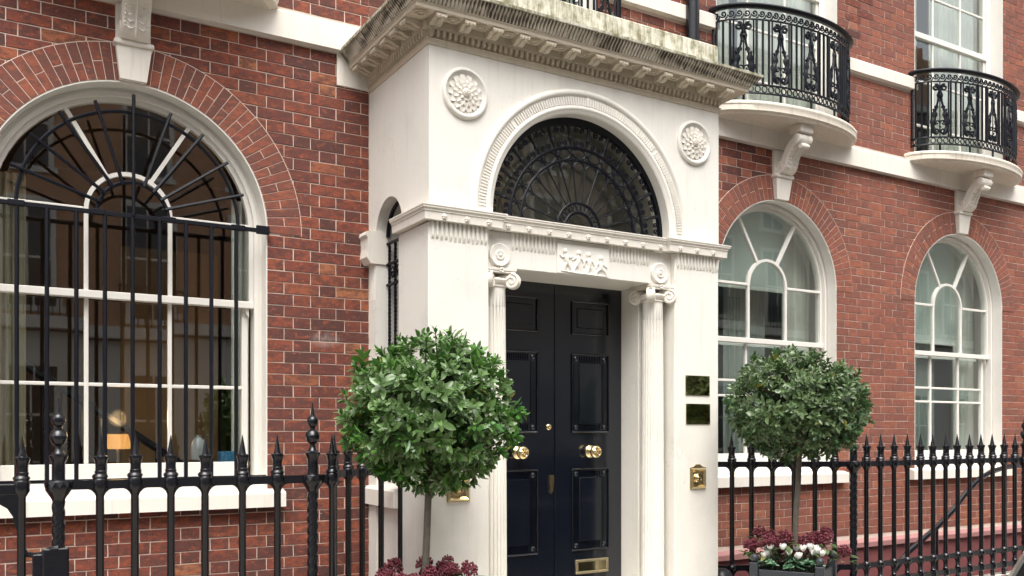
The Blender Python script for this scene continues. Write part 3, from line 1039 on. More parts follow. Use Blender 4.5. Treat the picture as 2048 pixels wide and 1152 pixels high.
def balcony_slab(cx, label):
    A, B = (0.93 if cx > 2 else 0.875), 0.40
    b = MB()
    n = 48
    prof = [(-0.30, 4.342), (-0.034, 4.342), (-0.026, 4.354), (-0.012, 4.358), (0.0, 4.366), (0.0, 4.412), (0.006, 4.418), (0.006, 4.436), (-0.002, 4.446), (-0.3, 4.452)]
    rings = []
    for i in range(n + 1):
        t = pi * i / n
        ring = []
        for o, z in prof:
            s = 1 + o / 0.55 if o < -0.2 else 1 + o / 0.6
            ring.append((cx + A * s * cos(t), -(B + o * 0.0) * s * sin(t) - 0.0005, z))
        rings.append(ring)
    b.loft(rings, False, False)
    # fill soffit and top centre
    for z, o in ((4.342, -0.30), (4.452, -0.30)):
        s = 1 + o / 0.55
        b.add([(cx + A * s * cos(pi * i / n), -B * s * sin(pi * i / n) - 0.0005, z) for i in range(n + 1)], [tuple(range(n + 1))])
    o = b.build('balcony_slab', M['slab'], HOUSE, True, 40)
    part(o, label)
    return o
for w, l1, l2 in ((WIN[0], 'carved console keystone over the barred window', 'bow fronted balcony slab above the barred window'),
                  (WIN[1], 'carved console keystone beside the portico', 'bow fronted balcony slab beside the portico'),
                  (WIN[2], 'carved console keystone at the far right', 'bow fronted balcony slab at the far right')):
    console(w, l1)
    balcony_slab(w['cx'], l2)

# drainpipe
dp = MB().lathe([(0.058, 4.1), (0.058, 6.2)], 16, (5.215, -0.075, 0)).build('drainpipe', M['iron'], HOUSE, True)
MB().box(5.14, 5.29, -0.03, 0.0, 5.32, 5.36).build('pipe_clip', M['iron'], dp)

# ------------------------------------------------------------------ balcony railings
def acanthus(b, pts, wid, y, sgn):
    """A leaf with lobes along a 2D curve."""
    n = len(pts)
    L, Rr = [], []
    for i, (x, z) in enumerate(pts):
        t = i / (n - 1)
        lobe = 0.40 + 0.60 * abs(sin(t * pi * 3.5))
        wv = wid * sin(pi * min(0.08 + t * 0.92, 1)) ** 0.6 * lobe
        x2, z2 = pts[min(i + 1, n - 1)]
        x1, z1 = pts[max(i - 1, 0)]
        d = Vector((x2 - x1, z2 - z1))
        d = d.normalized() if d.length else Vector((0, 1))
        L.append((x - d.y * wv, z + d.x * wv))
        Rr.append((x + d.y * wv, z - d.x * wv))
    o = len(b.v)
    for (xl, zl), (xm, zm), (xr, zr) in zip(L, pts, Rr):
        b.v += [(xl, y, zl), (xm, y - 0.012, zm), (xr, y, zr), (xm, y + 0.006, zm)]
    for i in range(n - 1):
        for k in range(4):
            b.f.append((o + 4 * i + k, o + 4 * i + (k + 1) % 4, o + 4 * i + 4 + (k + 1) % 4, o + 4 * i + 4 + k))

def lyre_panel(w=0.17, z0=4.60, z1=5.155):
    """Lyre of scrolls and acanthus leaves, flat around x = 0, facing -Y."""
    b = MB()
    h = z1 - z0
    b.tube([(0, 0, z0), (0, 0, z1)], 0.006, 5)
    for s in (-1, 1):
        P = lambda q: [(s * x, 0, z) for x, z in q]
        top = spiral(0.045, z1 - 0.055, 0.036, 1.25, pi / 2, 1, 18)
        b.tube([(0, 0, z1 - 0.13)] + [(s * 0.012, 0, z1 - 0.07)] + P(top), 0.0115, 5)
        b.tube([(s * 0.012, 0, z1 - 0.12), (s * 0.02, 0, z1 - 0.2), (s * 0.045, 0, z0 + 0.26), (s * 0.07, 0, z0 + 0.14), (s * 0.066, 0, z0 + 0.06)], 0.0105, 5)
        b.tube(P(spiral(0.035, z0 + 0.06, 0.034, 1.3, 0.0, -1, 16)), 0.0105, 5)
        b.tube(P(spiral(0.03, z0 + 0.14, 0.03, 1.0, pi, -1, 14)), 0.0075, 5)
        curve = [(0.035, z0 + 0.02), (0.062, z0 + 0.06), (0.072, z0 + 0.11), (0.066, z0 + 0.16), (0.056, z0 + 0.2), (0.054, z0 + 0.24), (0.064, z0 + 0.275), (0.078, z0 + 0.285)]
        fine = []
        for i in range(len(curve) - 1):
            for t in (0, 0.33, 0.66):
                fine.append((s * (curve[i][0] * (1 - t) + curve[i + 1][0] * t), curve[i][1] * (1 - t) + curve[i + 1][1] * t))
        acanthus(b, fine, 0.037, 0.0, s)
        b.tube(P(spiral(0.030, z0 + 0.30, 0.024, 1.2, -pi / 2, 1, 14)), 0.0075, 5)
        b.tube(P([(0.0, z0 + 0.36), (0.018, z0 + 0.38), (0.028, z0 + 0.42), (0.018, z0 + 0.45), (0.006, z0 + 0.43)]), 0.007, 5)
        b.tube([(s * 0.086, 0, z0), (s * 0.086, 0, z1)], 0.008, 5)
    b.sphere((0, -0.004, z1 - 0.135), 0.013, 6, 4)
    b.sphere((0, -0.004, z0 + 0.1), 0.012, 6, 4)
    return b

def railing_on_curve(root, P, length, feet=True, spacing=0.0465):
    """P(s) -> (x, y, heading) along the plan curve."""
    def place(bd, s):
        x, y, a = P(s)
        c, sn = cos(a), sin(a)
        return [(x + c * p[0] - sn * p[1], y + sn * p[0] + c * p[1], p[2]) for p in bd.v]
    n = 72
    def rail(z, r, name, sides=6, off=0.0):
        pts = []
        for i in range(n + 1):
            x, y, a = P(length * i / n)
            pts.append((x + sin(a) * off, y - cos(a) * off, z))
        return MB().tube(pts, r, sides).build(name, M['iron_thin'], root, True)
    # moulded handrail
    rings = []
    for i in range(n + 1):
        x, y, a = P(length * i / n)
        ring = []
        for o, z in ((0.038, 5.262), (0.042, 5.272), (0.030, 5.288), (0.0, 5.293), (-0.028, 5.288), (-0.034, 5.272), (-0.02, 5.258), (0.02, 5.254)):
            ring.append((x + sin(a) * o, y - cos(a) * o, z))
        rings.append(ring)
    MB().loft(rings).build('handrail', M['iron_thin'], root, True, 40)
    for z in (5.160, 4.600, 4.528):
        rail(z, 0.0085 if z > 5 else 0.0095, 'rail')
    # running scrolls under the handrail
    sp = 0.066
    m = int(length / sp)
    for i in range(m):
        b = MB()
        q = spiral(0.012, 5.212, 0.030, 1.3, -pi * 0.9, 1, 16)
        b.tube([(-0.040, 0, 5.172), (-0.026, 0, 5.178)] + [(x, 0, z) for x, z in q], 0.0072, 5)
        bb = MB(); bb.add(place(b, (i + 0.5) * length / m), b.f)
        bb.build('scroll', M['iron_thin'], root, True)
    # ring band at the foot
    m = int(length / 0.062)
    for i in range(m):
        b = MB().tube([(0.024 * cos(2 * pi * k / 12), 0, 4.564 + 0.026 * sin(2 * pi * k / 12)) for k in range(12)], 0.0055, 4, closed=True)
        bb = MB(); bb.add(place(b, (i + 0.5) * length / m), b.f)
        bb.build('ring', M['iron_thin'], root, True)
    # panels and bars
    lyre = lyre_panel()
    def put(b, pos, name):
        bb = MB(); bb.add(place(b, min(max(pos, 0.004), length - 0.004)), b.f)
        bb.build(name, M['iron_thin'], root, True)
    np_ = 5
    pitch = 0.177 * length if length > 1.8 else 0.34
    for k in range(np_):
        c0 = length / 2 + (k - 2) * pitch
        put(lyre, c0, 'scroll_panel')
        if feet:
            put(MB().tube([(0, 0, 4.44), (0, 0, 4.53)], 0.011, 5), c0, 'foot')
    bars_ = [length / 2 + (k - 2.5) * pitch + dx for k in range(6) for dx in (-0.058, 0.0, 0.058)]
    for q in [0.02] + bars_ + [length - 0.02]:
        put(MB().tube([(0, 0, 4.60), (0, 0, 5.16)], 0.011, 6), q, 'bar')

def bow_curve(A, B, n=400):
    pts = [(A * cos(pi - pi * i / n), -B * sin(pi - pi * i / n)) for i in range(n + 1)]
    cum = [0.0]
    for i in range(n):
        cum.append(cum[-1] + sqrt((pts[i + 1][0] - pts[i][0]) ** 2 + (pts[i + 1][1] - pts[i][1]) ** 2))
    def P(s):
        s = min(max(s, 0), cum[-1] - 1e-6)
        lo, hi = 0, n
        while hi - lo > 1:
            m = (lo + hi) // 2
            if cum[m] <= s: lo = m
            else: hi = m
        t = (s - cum[lo]) / (cum[hi] - cum[lo])
        x = pts[lo][0] + (pts[hi][0] - pts[lo][0]) * t
        y = pts[lo][1] + (pts[hi][1] - pts[lo][1]) * t
        return x, y, atan2(pts[hi][1] - pts[lo][1], pts[hi][0] - pts[lo][0])
    return P, cum[-1]

BAL = thing('balcony_railing', 'bow fronted black iron balcony beside the portico cornice', 'balcony', (0, 0, 0), 'bow fronted iron balconies')
Pc, Lc = bow_curve(0.83, 0.365)
railing_on_curve(BAL, Pc, Lc)
BAL3 = copy_tree(BAL)
BAL.location = (WIN[1]['cx'], 0, 0)
BAL3.location = (WIN[2]['cx'], 0, 0)
BAL3['label'] = 'bow fronted black iron balcony at the far right edge'
GUARD = thing('balcony_railing', 'straight black iron guard peeping over the portico parapet', 'balcony', (0, 0, 0))
railing_on_curve(GUARD, lambda s: (2.70 + s, -0.22, 0.0), 1.64, True)

# ------------------------------------------------------------------ the portico
PORT = thing('portico', 'cream stucco entrance portico with fluted columns and fan light arch', 'portico', (PC, PF, 0))
def pp(b, name, mat='cream', smooth=False, parent=None, angle=35):
    return b.build(name, M[mat], parent or PORT, smooth, angle)

FLOOR_Z = 0.32
LI, RI = 2.756, 4.264
pp(MB().box(PX0, LI, PF, -0.50, -0.3, 2.888, 0.006), 'pier')
pp(MB().box(RI, PX1, PF, -0.001, -0.3, 2.888, 0.006), 'pier')
pp(MB().box(LI + 0.001, RI - 0.001, -0.91, -0.50, 2.662, 2.889, 0.004), 'lintel')
# jamb pieces round the door
pp(MB().box(LI - 0.1, 2.915, -0.74, -0.30, -0.3, 2.661, 0.004), 'jamb')
pp(MB().box(4.105, RI + 0.1, -0.74, -0.30, -0.3, 2.661, 0.004), 'jamb')
pp(MB().box(2.62, 4.40, -1.75, -0.30, -0.3, FLOOR_Z - 0.16), 'step', 'cream2')
pp(MB().box(2.758, 4.262, -1.05, -0.30, FLOOR_Z - 0.158, FLOOR_Z, 0.01), 'step', 'cream2')
# side wall (left) with its arched opening
sy0, sy1, scr, ssp = -0.565, -0.125, 3.165, 2.945
def side_wall():
    b = MB()
    x0, x1 = PX0, PX0 + 0.20
    yc, r = (sy0 + sy1) / 2, (sy1 - sy0) / 2
    ys = [PF + 0.004] + [yc - r * cos(pi * i / 24) for i in range(25)] + [-0.001]
    for a, c in zip(ys, ys[1:]):
        def bot(y):
            if sy0 - 1e-6 <= y <= sy1 + 1e-6 and a >= sy0 - 1e-6 and c <= sy1 + 1e-6:
                return ssp + sqrt(max(r * r - (y - yc) ** 2, 0))
            return 2.890
        b.add([(x0, a, bot(a)), (x0, c, bot(c)), (x0, c, 3.95), (x0, a, 3.95), (x1, a, bot(a)), (x1, c, bot(c)), (x1, c, 3.95), (x1, a, 3.95)],
              [(0, 1, 2, 3), (4, 7, 6, 5), (0, 4, 5, 1)])
    b.box(x0, x1, sy1 + 0.001, -0.001, 0.0, 2.889)
    return b
pp(side_wall(), 'side_wall', smooth=True)
pp(MB().prism_y([(2.27, 2.80), (2.30, 2.76), (2.53, 2.76), (2.53, 2.99), (2.27, 2.975), (2.262, 2.95), (2.278, 2.93), (2.278, 2.86)], -0.135, 0.0), 'side_capital', 'cream2')
pp(MB().box(PX0 + 0.03, PX0 + 0.1, -0.499, -0.126, -0.3, 1.14), 'side_panel')
pp(MB().prism_y([(PX0 - 0.035, 1.13), (PX0 + 0.2, 1.13), (PX0 + 0.2, 1.29), (PX0 - 0.02, 1.25), (PX0 - 0.035, 1.235)], -0.505, -0.002), 'side_sill', 'cream2')
pp(MB().box(PX0 + 0.202, PX0 + 0.21, -0.56, -0.12, 1.2, 3.3), 'side_pane', 'paneB')
# side fluting hints
fl = MB()
for i in range(3):
    y = -0.105 + i * 0.034
    fl.tube([(PX0 - 0.001, y, 2.52), (PX0 - 0.001, y, 2.76)], [0.002, 0.006], 5)
pp(fl, 'side_flute', smooth=True)

# front wall over the band, with the fan light arch
ARC, ARZ, ARR = 3.50, 3.01, 0.715
def arch_wall():
    b = MB()
    y0, y1 = PF, -0.78
    xs = [PX0 + 0.2] + [ARC - ARR * cos(pi * i / 64) for i in range(65)] + [PX1]
    xs[0] = PX0
    for a, c in zip(xs, xs[1:]):
        def bot(x):
            if a >= ARC - ARR - 1e-6 and c <= ARC + ARR + 1e-6:
                return ARZ + sqrt(max(ARR * ARR - (x - ARC) ** 2, 0))
            return 2.890
        b.add([(a, y0, bot(a)), (c, y0, bot(c)), (c, y0, 3.95), (a, y0, 3.95), (a, y1, bot(a)), (c, y1, bot(c)), (c, y1, 3.95), (a, y1, 3.95)],
              [(0, 1, 2, 3), (4, 7, 6, 5), (0, 4, 5, 1)])
    for x in (ARC - ARR, ARC + ARR):
        b.add([(x, y0, 2.89), (x, y1, 2.89), (x, y1, ARZ), (x, y0, ARZ)], [(0, 1, 2, 3)])
    b.add([(PX1, PF, 2.89), (PX1, 0, 2.89), (PX1, 0, 3.95), (PX1, PF, 3.95)], [(0, 1, 2, 3)])
    return b
pp(arch_wall(), 'front_wall', smooth=True, angle=20)

# moulded architrave round the arch
arch_prof = [(0.870, PF), (0.872, PF - 0.014), (0.862, PF - 0.026), (0.850, PF - 0.030), (0.838, PF - 0.028), (0.830, PF - 0.018), (0.826, PF - 0.012), (0.768, PF - 0.010), (0.764, PF - 0.017), (0.752, PF - 0.021), (0.742, PF - 0.019), (0.738, PF - 0.012), (0.728, PF - 0.010), (0.722, PF - 0.006), (0.716, PF)]
ab = MB().arc_profile(ARC, ARZ, arch_prof, 0, pi, 72)
for s in (-1, 1):
    ab.loft([[(ARC + s * r, y, z) for r, y in arch_prof] for z in (2.977, ARZ)], False, False)
arch = pp(ab, 'arch_moulding', smooth=True, angle=50)
fb_ = MB()
for i in range(128):
    if i % 32 in (0,) : continue
    a = pi * i / 128
    for r0, r1 in ((0.772, 0.822),):
        c, s_ = cos(a), sin(a)
        t = 0.0050
        dx, dz = -s_ * t, c * t
        q = [(ARC + r0 * c - dx, ARZ + r0 * s_ - dz), (ARC + r1 * c - dx, ARZ + r1 * s_ - dz), (ARC + r1 * c + dx, ARZ + r1 * s_ + dz), (ARC + r0 * c + dx, ARZ + r0 * s_ + dz)]
        fb_.prism_y(q, PF - 0.018, PF - 0.009)
pp(fb_, 'arch_flute', parent=arch)['kind'] = 'stuff'
for a in (pi / 2,):
    MB().box(ARC - 0.012, ARC + 0.012, PF - 0.020, PF - 0.008, ARZ + 0.765, ARZ + 0.828, 0.003).build('arch_key_bead', M['cream'], arch)

# rosettes
def rosette(cx, cz):
    R = 0.157
    b = MB().lathe([(R, 0.0), (R, 0.014), (R - 0.008, 0.022), (R - 0.018, 0.022), (R - 0.026, 0.012), (R - 0.034, 0.004), (0.02, 0.004)], 40, (cx, PF, cz), 'Y')
    o = pp(b, 'rosette', smooth=True, angle=50)
    for k, (n, r0, r1, wd, hh) in enumerate(((14, 0.050, 0.114, 0.019, 0.012), (14, 0.035, 0.086, 0.014, 0.019), (10, 0.022, 0.055, 0.011, 0.025))):
        for i in range(n):
            a = 2 * pi * (i + 0.5 * (k % 2)) / n
            p = MB()
            pts = []
            for j in range(6):
                t = j / 5
                r = r0 + (r1 - r0) * t
                wv = wd * (0.45 + 0.75 * sin(pi * (0.15 + 0.7 * t)))
                y = PF - 0.003 - hh * (0.35 + 0.65 * sin(pi * (0.1 + 0.75 * t)))
                ca, sa = cos(a), sin(a)
                mid = (cx + r * ca, y + 0.006, cz + r * sa)
                pts.append([(cx + r * ca - sa * wv, y, cz + r * sa + ca * wv), (cx + r * ca - sa * wv * .3, y + 0.004, cz + r * sa + ca * wv * .3), (cx + r * ca + sa * wv * .3, y + 0.004, cz + r * sa - ca * wv * .3), (cx + r * ca + sa * wv, y, cz + r * sa - ca * wv), (cx + r * ca, PF, cz + r * sa)])
            p.loft(pts)
            p.build('petal', M['cream2'], o, True, 50)
    c = MB().sphere((cx, PF - 0.016, cz), 0.03, 12, 8, (1, 0.9, 1))
    for i in range(22):
        a, r = i * 2.4, 0.026 * sqrt(i / 22)
        c.sphere((cx + r * cos(a), PF - 0.016 - sqrt(max(0.027 ** 2 - r * r, 0)), cz + r * sin(a)), 0.0055, 5, 3)
    c.build('boss', M['cream2'], o, True, 60)
    return o
rosette(2.586, 3.695)
rosette(4.438, 3.693)

# band (impost cornice) with a break forward over each pier
def band_prof(p):
    return [(0.0, 2.890), (-p + 0.012, 2.890), (-p + 0.010, 2.936), (-p + 0.004, 2.940), (-p + 0.006, 2.948), (-p - 0.006, 2.958), (-p - 0.006, 2.968), (-p - 0.010, 2.970), (-p - 0.010, 2.977), (0.0, 2.982)]
def mitred(profile, pts, name, mat, flip=1, cap=False):
    """Sweep a (offset, z) profile along plan points; offset is measured outwards (negative = out)."""
    rings = []
    n = len(pts)
    for i, (x, y) in enumerate(pts):
        d0 = Vector((x - pts[i - 1][0], y - pts[i - 1][1])).normalized() if i else None
        d1 = Vector((pts[i + 1][0] - x, pts[i + 1][1] - y)).normalized() if i < n - 1 else None
        d0 = d0 or d1
        d1 = d1 or d0
        n0, n1 = Vector((d0.y, -d0.x)), Vector((d1.y, -d1.x))
        m = (n0 + n1)
        m = m / max(m.dot(n0), 0.2)
        rings.append([(x - m.x * o, y - m.y * o, z) for o, z in profile])
    b = MB().loft(rings, True, cap)
    return b
bp_ = band_prof(0.055)
band = pp(mitred(bp_, [(PX0, -0.50), (PX0, PF), (2.79, PF), (2.79, -0.918), (4.225, -0.918), (4.225, PF), (PX1, PF), (PX1, 0.0)], '', '', cap=True), 'impost_band', 'cream2')
def stud_mesh():
    b = MB()
    for i in range(5):
        a = pi / 2 + 2 * pi * i / 5
        b.sphere((0.0115 * cos(a), -0.004, 0.0115 * sin(a)), 0.0085, 6, 4, (1, 0.8, 1))
    b.sphere((0, -0.009, 0), 0.007, 6, 4)
    return b.mesh('stud_flower', M['cream2'], True, 60)
sm = stud_mesh()
for i in range(15):
    x = 2.425 + i * 0.1545
    y = PF - 0.043 if (x < 2.84 or x > 4.17) else -0.918 - 0.043
    link('stud_flower', sm, band, (x, y, 2.914))

# shallow painted-over fluting below the band
fb2 = MB()
def flutes(x0, x1, y, n, z0, z1):
    for i in range(n):
        x = x0 + (x1 - x0) * (i + 0.5) / n
        w2 = (x1 - x0) / n * 0.31
        zz = z0 + random.uniform(-0.006, 0.008)
        rings = []
        for z, dd in ((z1, 0.014), (z0 + 0.03, 0.013), (z0 + 0.018, 0.008), (zz + 0.004, 0.0005)):
            rings.append([(x - w2, y + 0.001, z), (x - w2 * .65, y - dd, z), (x + w2 * .65, y - dd, z), (x + w2, y + 0.001, z)])
        fb2.loft(rings)
flutes(PX0 + 0.01, LI - 0.01, PF, 13, 2.775, 2.889)
flutes(RI + 0.01, PX1 - 0.01, PF, 13, 2.775, 2.889)
flutes(2.935, 3.275, -0.91, 12, 2.775, 2.889)
flutes(3.715, 4.06, -0.91, 12, 2.775, 2.889)
pp(fb2, 'flute')['kind'] = 'stuff'

# figure relief
rel = pp(MB().box(3.285, 3.705, -0.925, -0.909, 2.664, 2.862, 0.003), 'relief_panel', 'cream')
def putto(x, z, pose):
    b = MB()
    y = -0.926
    s = 0.155
    B = lambda px, pz, dy=0.0: (x + px * s, y - dy, z + pz * s)
    b.sphere(B(pose[0], 0.88, 0.004), 0.017, 8, 6, (1, 0.8, 1.1))
    b.tube([B(pose[0] * 0.9, 0.80), B(pose[0] * 0.5, 0.62), B(0, 0.42)], [0.009, 0.019, 0.015], 8)
    for k in (1, 2):
        q = pose[k]
        b.tube([B(pose[0] * 0.7, 0.72)] + [B(*p) for p in q], [0.009, 0.008, 0.006], 6)
    for k in (3, 4):
        q = pose[k]
        b.tube([B(0, 0.44)] + [B(*p) for p in q], [0.014, 0.011, 0.007], 6)
    return b.build('putto', M['cream'], rel, True, 70)
putto(3.36, 2.675, (-0.12, [(-0.25, 0.6), (-0.38, 0.72)], [(0.15, 0.62), (0.32, 0.7)], [(-0.14, 0.2), (-0.06, 0.02)], [(0.14, 0.22), (0.22, 0.03)]))
putto(3.445, 2.672, (0.05, [(-0.2, 0.62), (-0.28, 0.55)], [(0.22, 0.64), (0.3, 0.5)], [(-0.16, 0.24), (-0.22, 0.06)], [(0.1, 0.2), (0.05, 0.02)]))
putto(3.54, 2.668, (-0.05, [(-0.26, 0.58), (-0.3, 0.36)], [(0.2, 0.58), (0.25, 0.45)], [(-0.08, 0.2), (-0.14, 0.02)], [(0.12, 0.22), (0.08, 0.03)]))
putto(3.635, 2.655, (-0.02, [(-0.2, 0.6), (-0.26, 0.42)], [(0.22, 0.55), (0.34, 0.5)], [(-0.2, 0.3), (-0.3, 0.1)], [(0.22, 0.32), (0.3, 0.14)]))
gb = MB()
gb.tube([(3.31, -0.926, 2.683), (3.42, -0.93, 2.676), (3.55, -0.93, 2.674), (3.68, -0.926, 2.672)], [0.004, 0.008, 0.008, 0.004], 6)
gb.build('relief_ground', M['cream'], rel, True)

# columns
def column(cx, cy):
    zb, zt = FLOOR_Z + 0.14, 2.545
    n, fl_ = 160, 20
    rings = []
    for k, (z, flut) in enumerate([(zb, 0), (zb + 0.03, 1)] + [(zb + 0.03 + (2.41 - zb - 0.03) * i / 10, 1) for i in range(1, 11)] + [(2.418, 0.5), (2.424, 0), (zt, 0)]):
        t = (z - zb) / (zt - zb)
        R = 0.082 - 0.010 * t ** 1.5
        rings.append([(cx + (R - flut * 0.010 * max(0, cos(fl_ * a) + 0.25) ** 0.5) * cos(a), cy + (R - flut * 0.010 * max(0, cos(fl_ * a) + 0.25) ** 0.5) * sin(a), z) for a in [2 * pi * (i + 0.5) / n for i in range(n)]])
    col = pp(MB().loft(rings), 'column', smooth=True, angle=40)
    MB().lathe([(0.082, zb), (0.095, zb - 0.01), (0.105, zb - 0.03), (0.092, zb - 0.05), (0.112, zb - 0.07), (0.118, zb - 0.10), (0.118, zb - 0.14)], 32, (cx, cy, 0)).build('column_base', M['cream'], col, True, 50)
    # Ionic capital
    cap = MB()
    cap.lathe([(0.072, 2.540), (0.080, 2.544), (0.080, 2.552), (0.074, 2.556), (0.092, 2.570), (0.096, 2.585), (0.080, 2.598), (0.060, 2.604)], 28, (cx, cy, 0))
    h = 0.112
    conc = []
    for e in range(4):
        for i in range(8):
            t = i / 8
            a = pi / 4 + e * pi / 2
            p0 = Vector((cos(a), sin(a))) * h * 1.27
            p1 = Vector((cos(a + pi / 2), sin(a + pi / 2))) * h * 1.27
            m = (p0 * (1 - t) + p1 * t) * (1 - 0.12 * sin(pi * t))
            conc.append((cx + m.x, cy + m.y))
    cap.prism_z(conc, 2.628, 2.642)
    cap.prism_z([(cx + (x - cx) * 1.05, cy + (y - cy) * 1.05) for x, y in conc], 2.642, 2.660)
    for e in range(4):
        a = pi / 4 + e * pi / 2
        dx, dy = cos(a), sin(a)
        ox, oy = cx + dx * 0.118, cy + dy * 0.118
        tx, ty = -dy, dx
        # diagonal volute: spiral lies in the plane through the diagonal
        for s in (-1, 1):
            pts = []
            for (u_, v_) in spiral(0, 0, 0.050, 1.9, pi * 0.5, -1, 34, 0.12):
                pts.append((ox + dx * u_ + tx * s * 0.021, oy + dy * u_ + ty * s * 0.021, 2.577 + v_))
            cap.tube(pts, 0.0095, 6)
        ring0 = [(ox + dx * 0.047 * cos(q) - tx * 0.021, oy + dy * 0.047 * cos(q) - ty * 0.021, 2.577 + 0.047 * sin(q)) for q in [2 * pi * i / 18 for i in range(18)]]
        ring1 = [(p[0] + tx * 0.042, p[1] + ty * 0.042, p[2]) for p in ring0]
        cap.loft([ring0, ring1])
        # channel back to the shaft
        cap.tube([(cx + dx * 0.03, cy + dy * 0.03, 2.605), (cx + dx * 0.07, cy + dy * 0.07, 2.610), (ox, oy, 2.621)], [0.016, 0.017, 0.012], 8)
    cap.build('capital', M['cream2'], col, True, 45)
    fw = MB()
    for i in range(5):
        q = 2 * pi * i / 5
        fw.sphere((cx + 0.012 * cos(q), cy - h * 0.9, 2.642 + 0.011 * sin(q)), 0.008, 6, 4)
    fw.build('abacus_flower', M['cream2'], col, True, 60)
    return col
COLX = (2.860, 4.160)
for x in COLX:
    column(x, -0.832)
    b = MB().lathe([(0.074, 0.0), (0.074, 0.020), (0.068, 0.026), (0.050, 0.022), (0.034, 0.021), (0.030, 0.027), (0.020, 0.027), (0.017, 0.022), (0.010, 0.030), (0.002, 0.032)], 36, (x - 0.012, -0.91, 2.737), 'Y')
    pp(b, 'patera', smooth=True, angle=40)

# main cornice
CZ = 3.95
prof_bed = [(0.0, CZ), (-0.008, CZ), (-0.008, CZ + 0.030), (-0.018, CZ + 0.034), (-0.004, CZ + 0.038), (-0.004, CZ + 0.084), (-0.030, CZ + 0.086), (-0.034, CZ + 0.094), (-0.034, CZ + 0.135), (0.0, CZ + 0.135)]
path = [(PX0, 0.0), (PX0, PF), (PX1, PF), (PX1, 0.0)]
pp(mitred(prof_bed, path, '', ''), 'cornice_bed', 'soffit')
prof_cor = [(0.0, CZ + 0.136), (-0.150, CZ + 0.136), (-0.150, CZ + 0.158), (-0.158, CZ + 0.163)]
pp(mitred(prof_cor + [(-0.158, CZ + 0.168), (0.0, CZ + 0.168)], path, '', ''), 'corona', 'soffit')

# fluted cyma: many small tongues swept round the top
def cyma(segs):
    prof = [(-0.150, CZ + 0.168), (-0.168, CZ + 0.172), (-0.176, CZ + 0.186), (-0.190, CZ + 0.202), (-0.206, CZ + 0.216), (-0.214, CZ + 0.232)]
    b = MB()
    step = 0.0062
    for (x0, y0), (x1, y1) in segs:
        L = sqrt((x1 - x0) ** 2 + (y1 - y0) ** 2)
        d = Vector((x1 - x0, y1 - y0)) / L
        nrm = Vector((d.y, -d.x))
        ext0 = 0.0 if y0 == 0.0 else 1.0
        ext1 = 0.0 if y1 == 0.0 else 1.0
        n = int(L / step) + 44
        rings = []
        for i in range(n + 1):
            ring = []
            for o, z in prof:
                a, c = -ext0 * -o, L + ext1 * -o
                s = a + (c - a) * i / n
                k = i % 4
                dd = 0.0 if k in (0, 1) else 0.011
                if z > CZ + 0.225 or z < CZ + 0.17: dd = 0
                p = Vector((x0, y0)) + d * s + nrm * (-o - dd)
                ring.append((p.x, p.y, z))
            rings.append(ring)
        b.loft(rings, False, False)
    return b
pp(cyma([((PX0, PF), (PX1, PF))]), 'cornice_cyma', 'soot')
pp(cyma([((PX0, 0.0), (PX0, PF))]), 'cornice_cyma', 'sootS')
pp(cyma([((PX1, PF), (PX1, 0.0))]), 'cornice_cyma', 'sootS')
prof_top = [(-0.205, CZ + 0.232), (-0.224, CZ + 0.234), (-0.226, CZ + 0.250), (-0.215, CZ + 0.256), (0.0, CZ + 0.315), (0.0, CZ + 0.20)]
pp(mitred(prof_top, path, '', ''), 'cornice_fillet', 'parapet')
# tongues of the bed moulding
tm = MB().add([(-0.0115, 0.018, 0.044), (0.0115, 0.018, 0.044), (0.0105, 0.018, 0.012), (0.0, 0.018, -0.003), (-0.0105, 0.018, 0.012), (-0.0095, -0.012, 0.044), (0.0095, -0.012, 0.044), (0.008, -0.011, 0.013), (0.0, -0.008, 0.002), (-0.008, -0.011, 0.013)],
              [(5, 6, 7, 8, 9), (0, 1, 6, 5), (1, 2, 7, 6), (2, 3, 8, 7), (3, 4, 9, 8), (4, 0, 5, 9)]).mesh('tongue', M['soffit'], True, 30)
n = 60
for i in range(n):
    x = PX0 - 0.005 + (PX1 - PX0 + 0.01) * (i + 0.5) / n
    link('tongue', tm, PORT, (x, PF - 0.022, CZ + 0.041))
for i in range(24):
    link('tongue', tm, PORT, (PX0 - 0.022, -0.015 - 0.93 * (i + 0.5) / 24, CZ + 0.041), (0, 0, -pi / 2))
# modillions with leaf scrolls and coffers between
def modillion():
    b = MB()
    prof = [(0.0, 0.012), (-0.012, 0.002), (-0.035, 0.004), (-0.06, 0.018), (-0.085, 0.020), (-0.105, 0.012), (-0.112, 0.022), (-0.108, 0.041), (0.0, 0.041)]
    b.prism_x(prof, -0.036, 0.036)
    for s in (-0.022, 0.0, 0.022):
        b.sphere((s, -0.112, 0.016), 0.0115, 6, 4)
    b.lathe([(0.018, -0.033), (0.018, 0.033)], 10, (0, -0.014, 0.018), 'X')
    b.tube([(0, -0.02, -0.002), (0, -0.05, 0.008), (0, -0.09, 0.014)], 0.006, 5)
    return b.mesh('modillion', M['soffit'], True, 35)
mm = modillion()
def coffer():
    b = MB()
    for r0, z in ((0.040, -0.006), (0.026, -0.010)):
        pts = [(r0 * cos(pi / 8 + pi * i / 4), r0 * 0.85 * sin(pi / 8 + pi * i / 4), z) for i in range(8)]
        b.tube(pts, 0.006, 4, closed=True)
    b.sphere((0, 0, -0.004), 0.016, 8, 5, (1, 1, 0.7))
    return b.mesh('coffer', M['soffit'], True, 40)
cm = coffer()
nm = 13
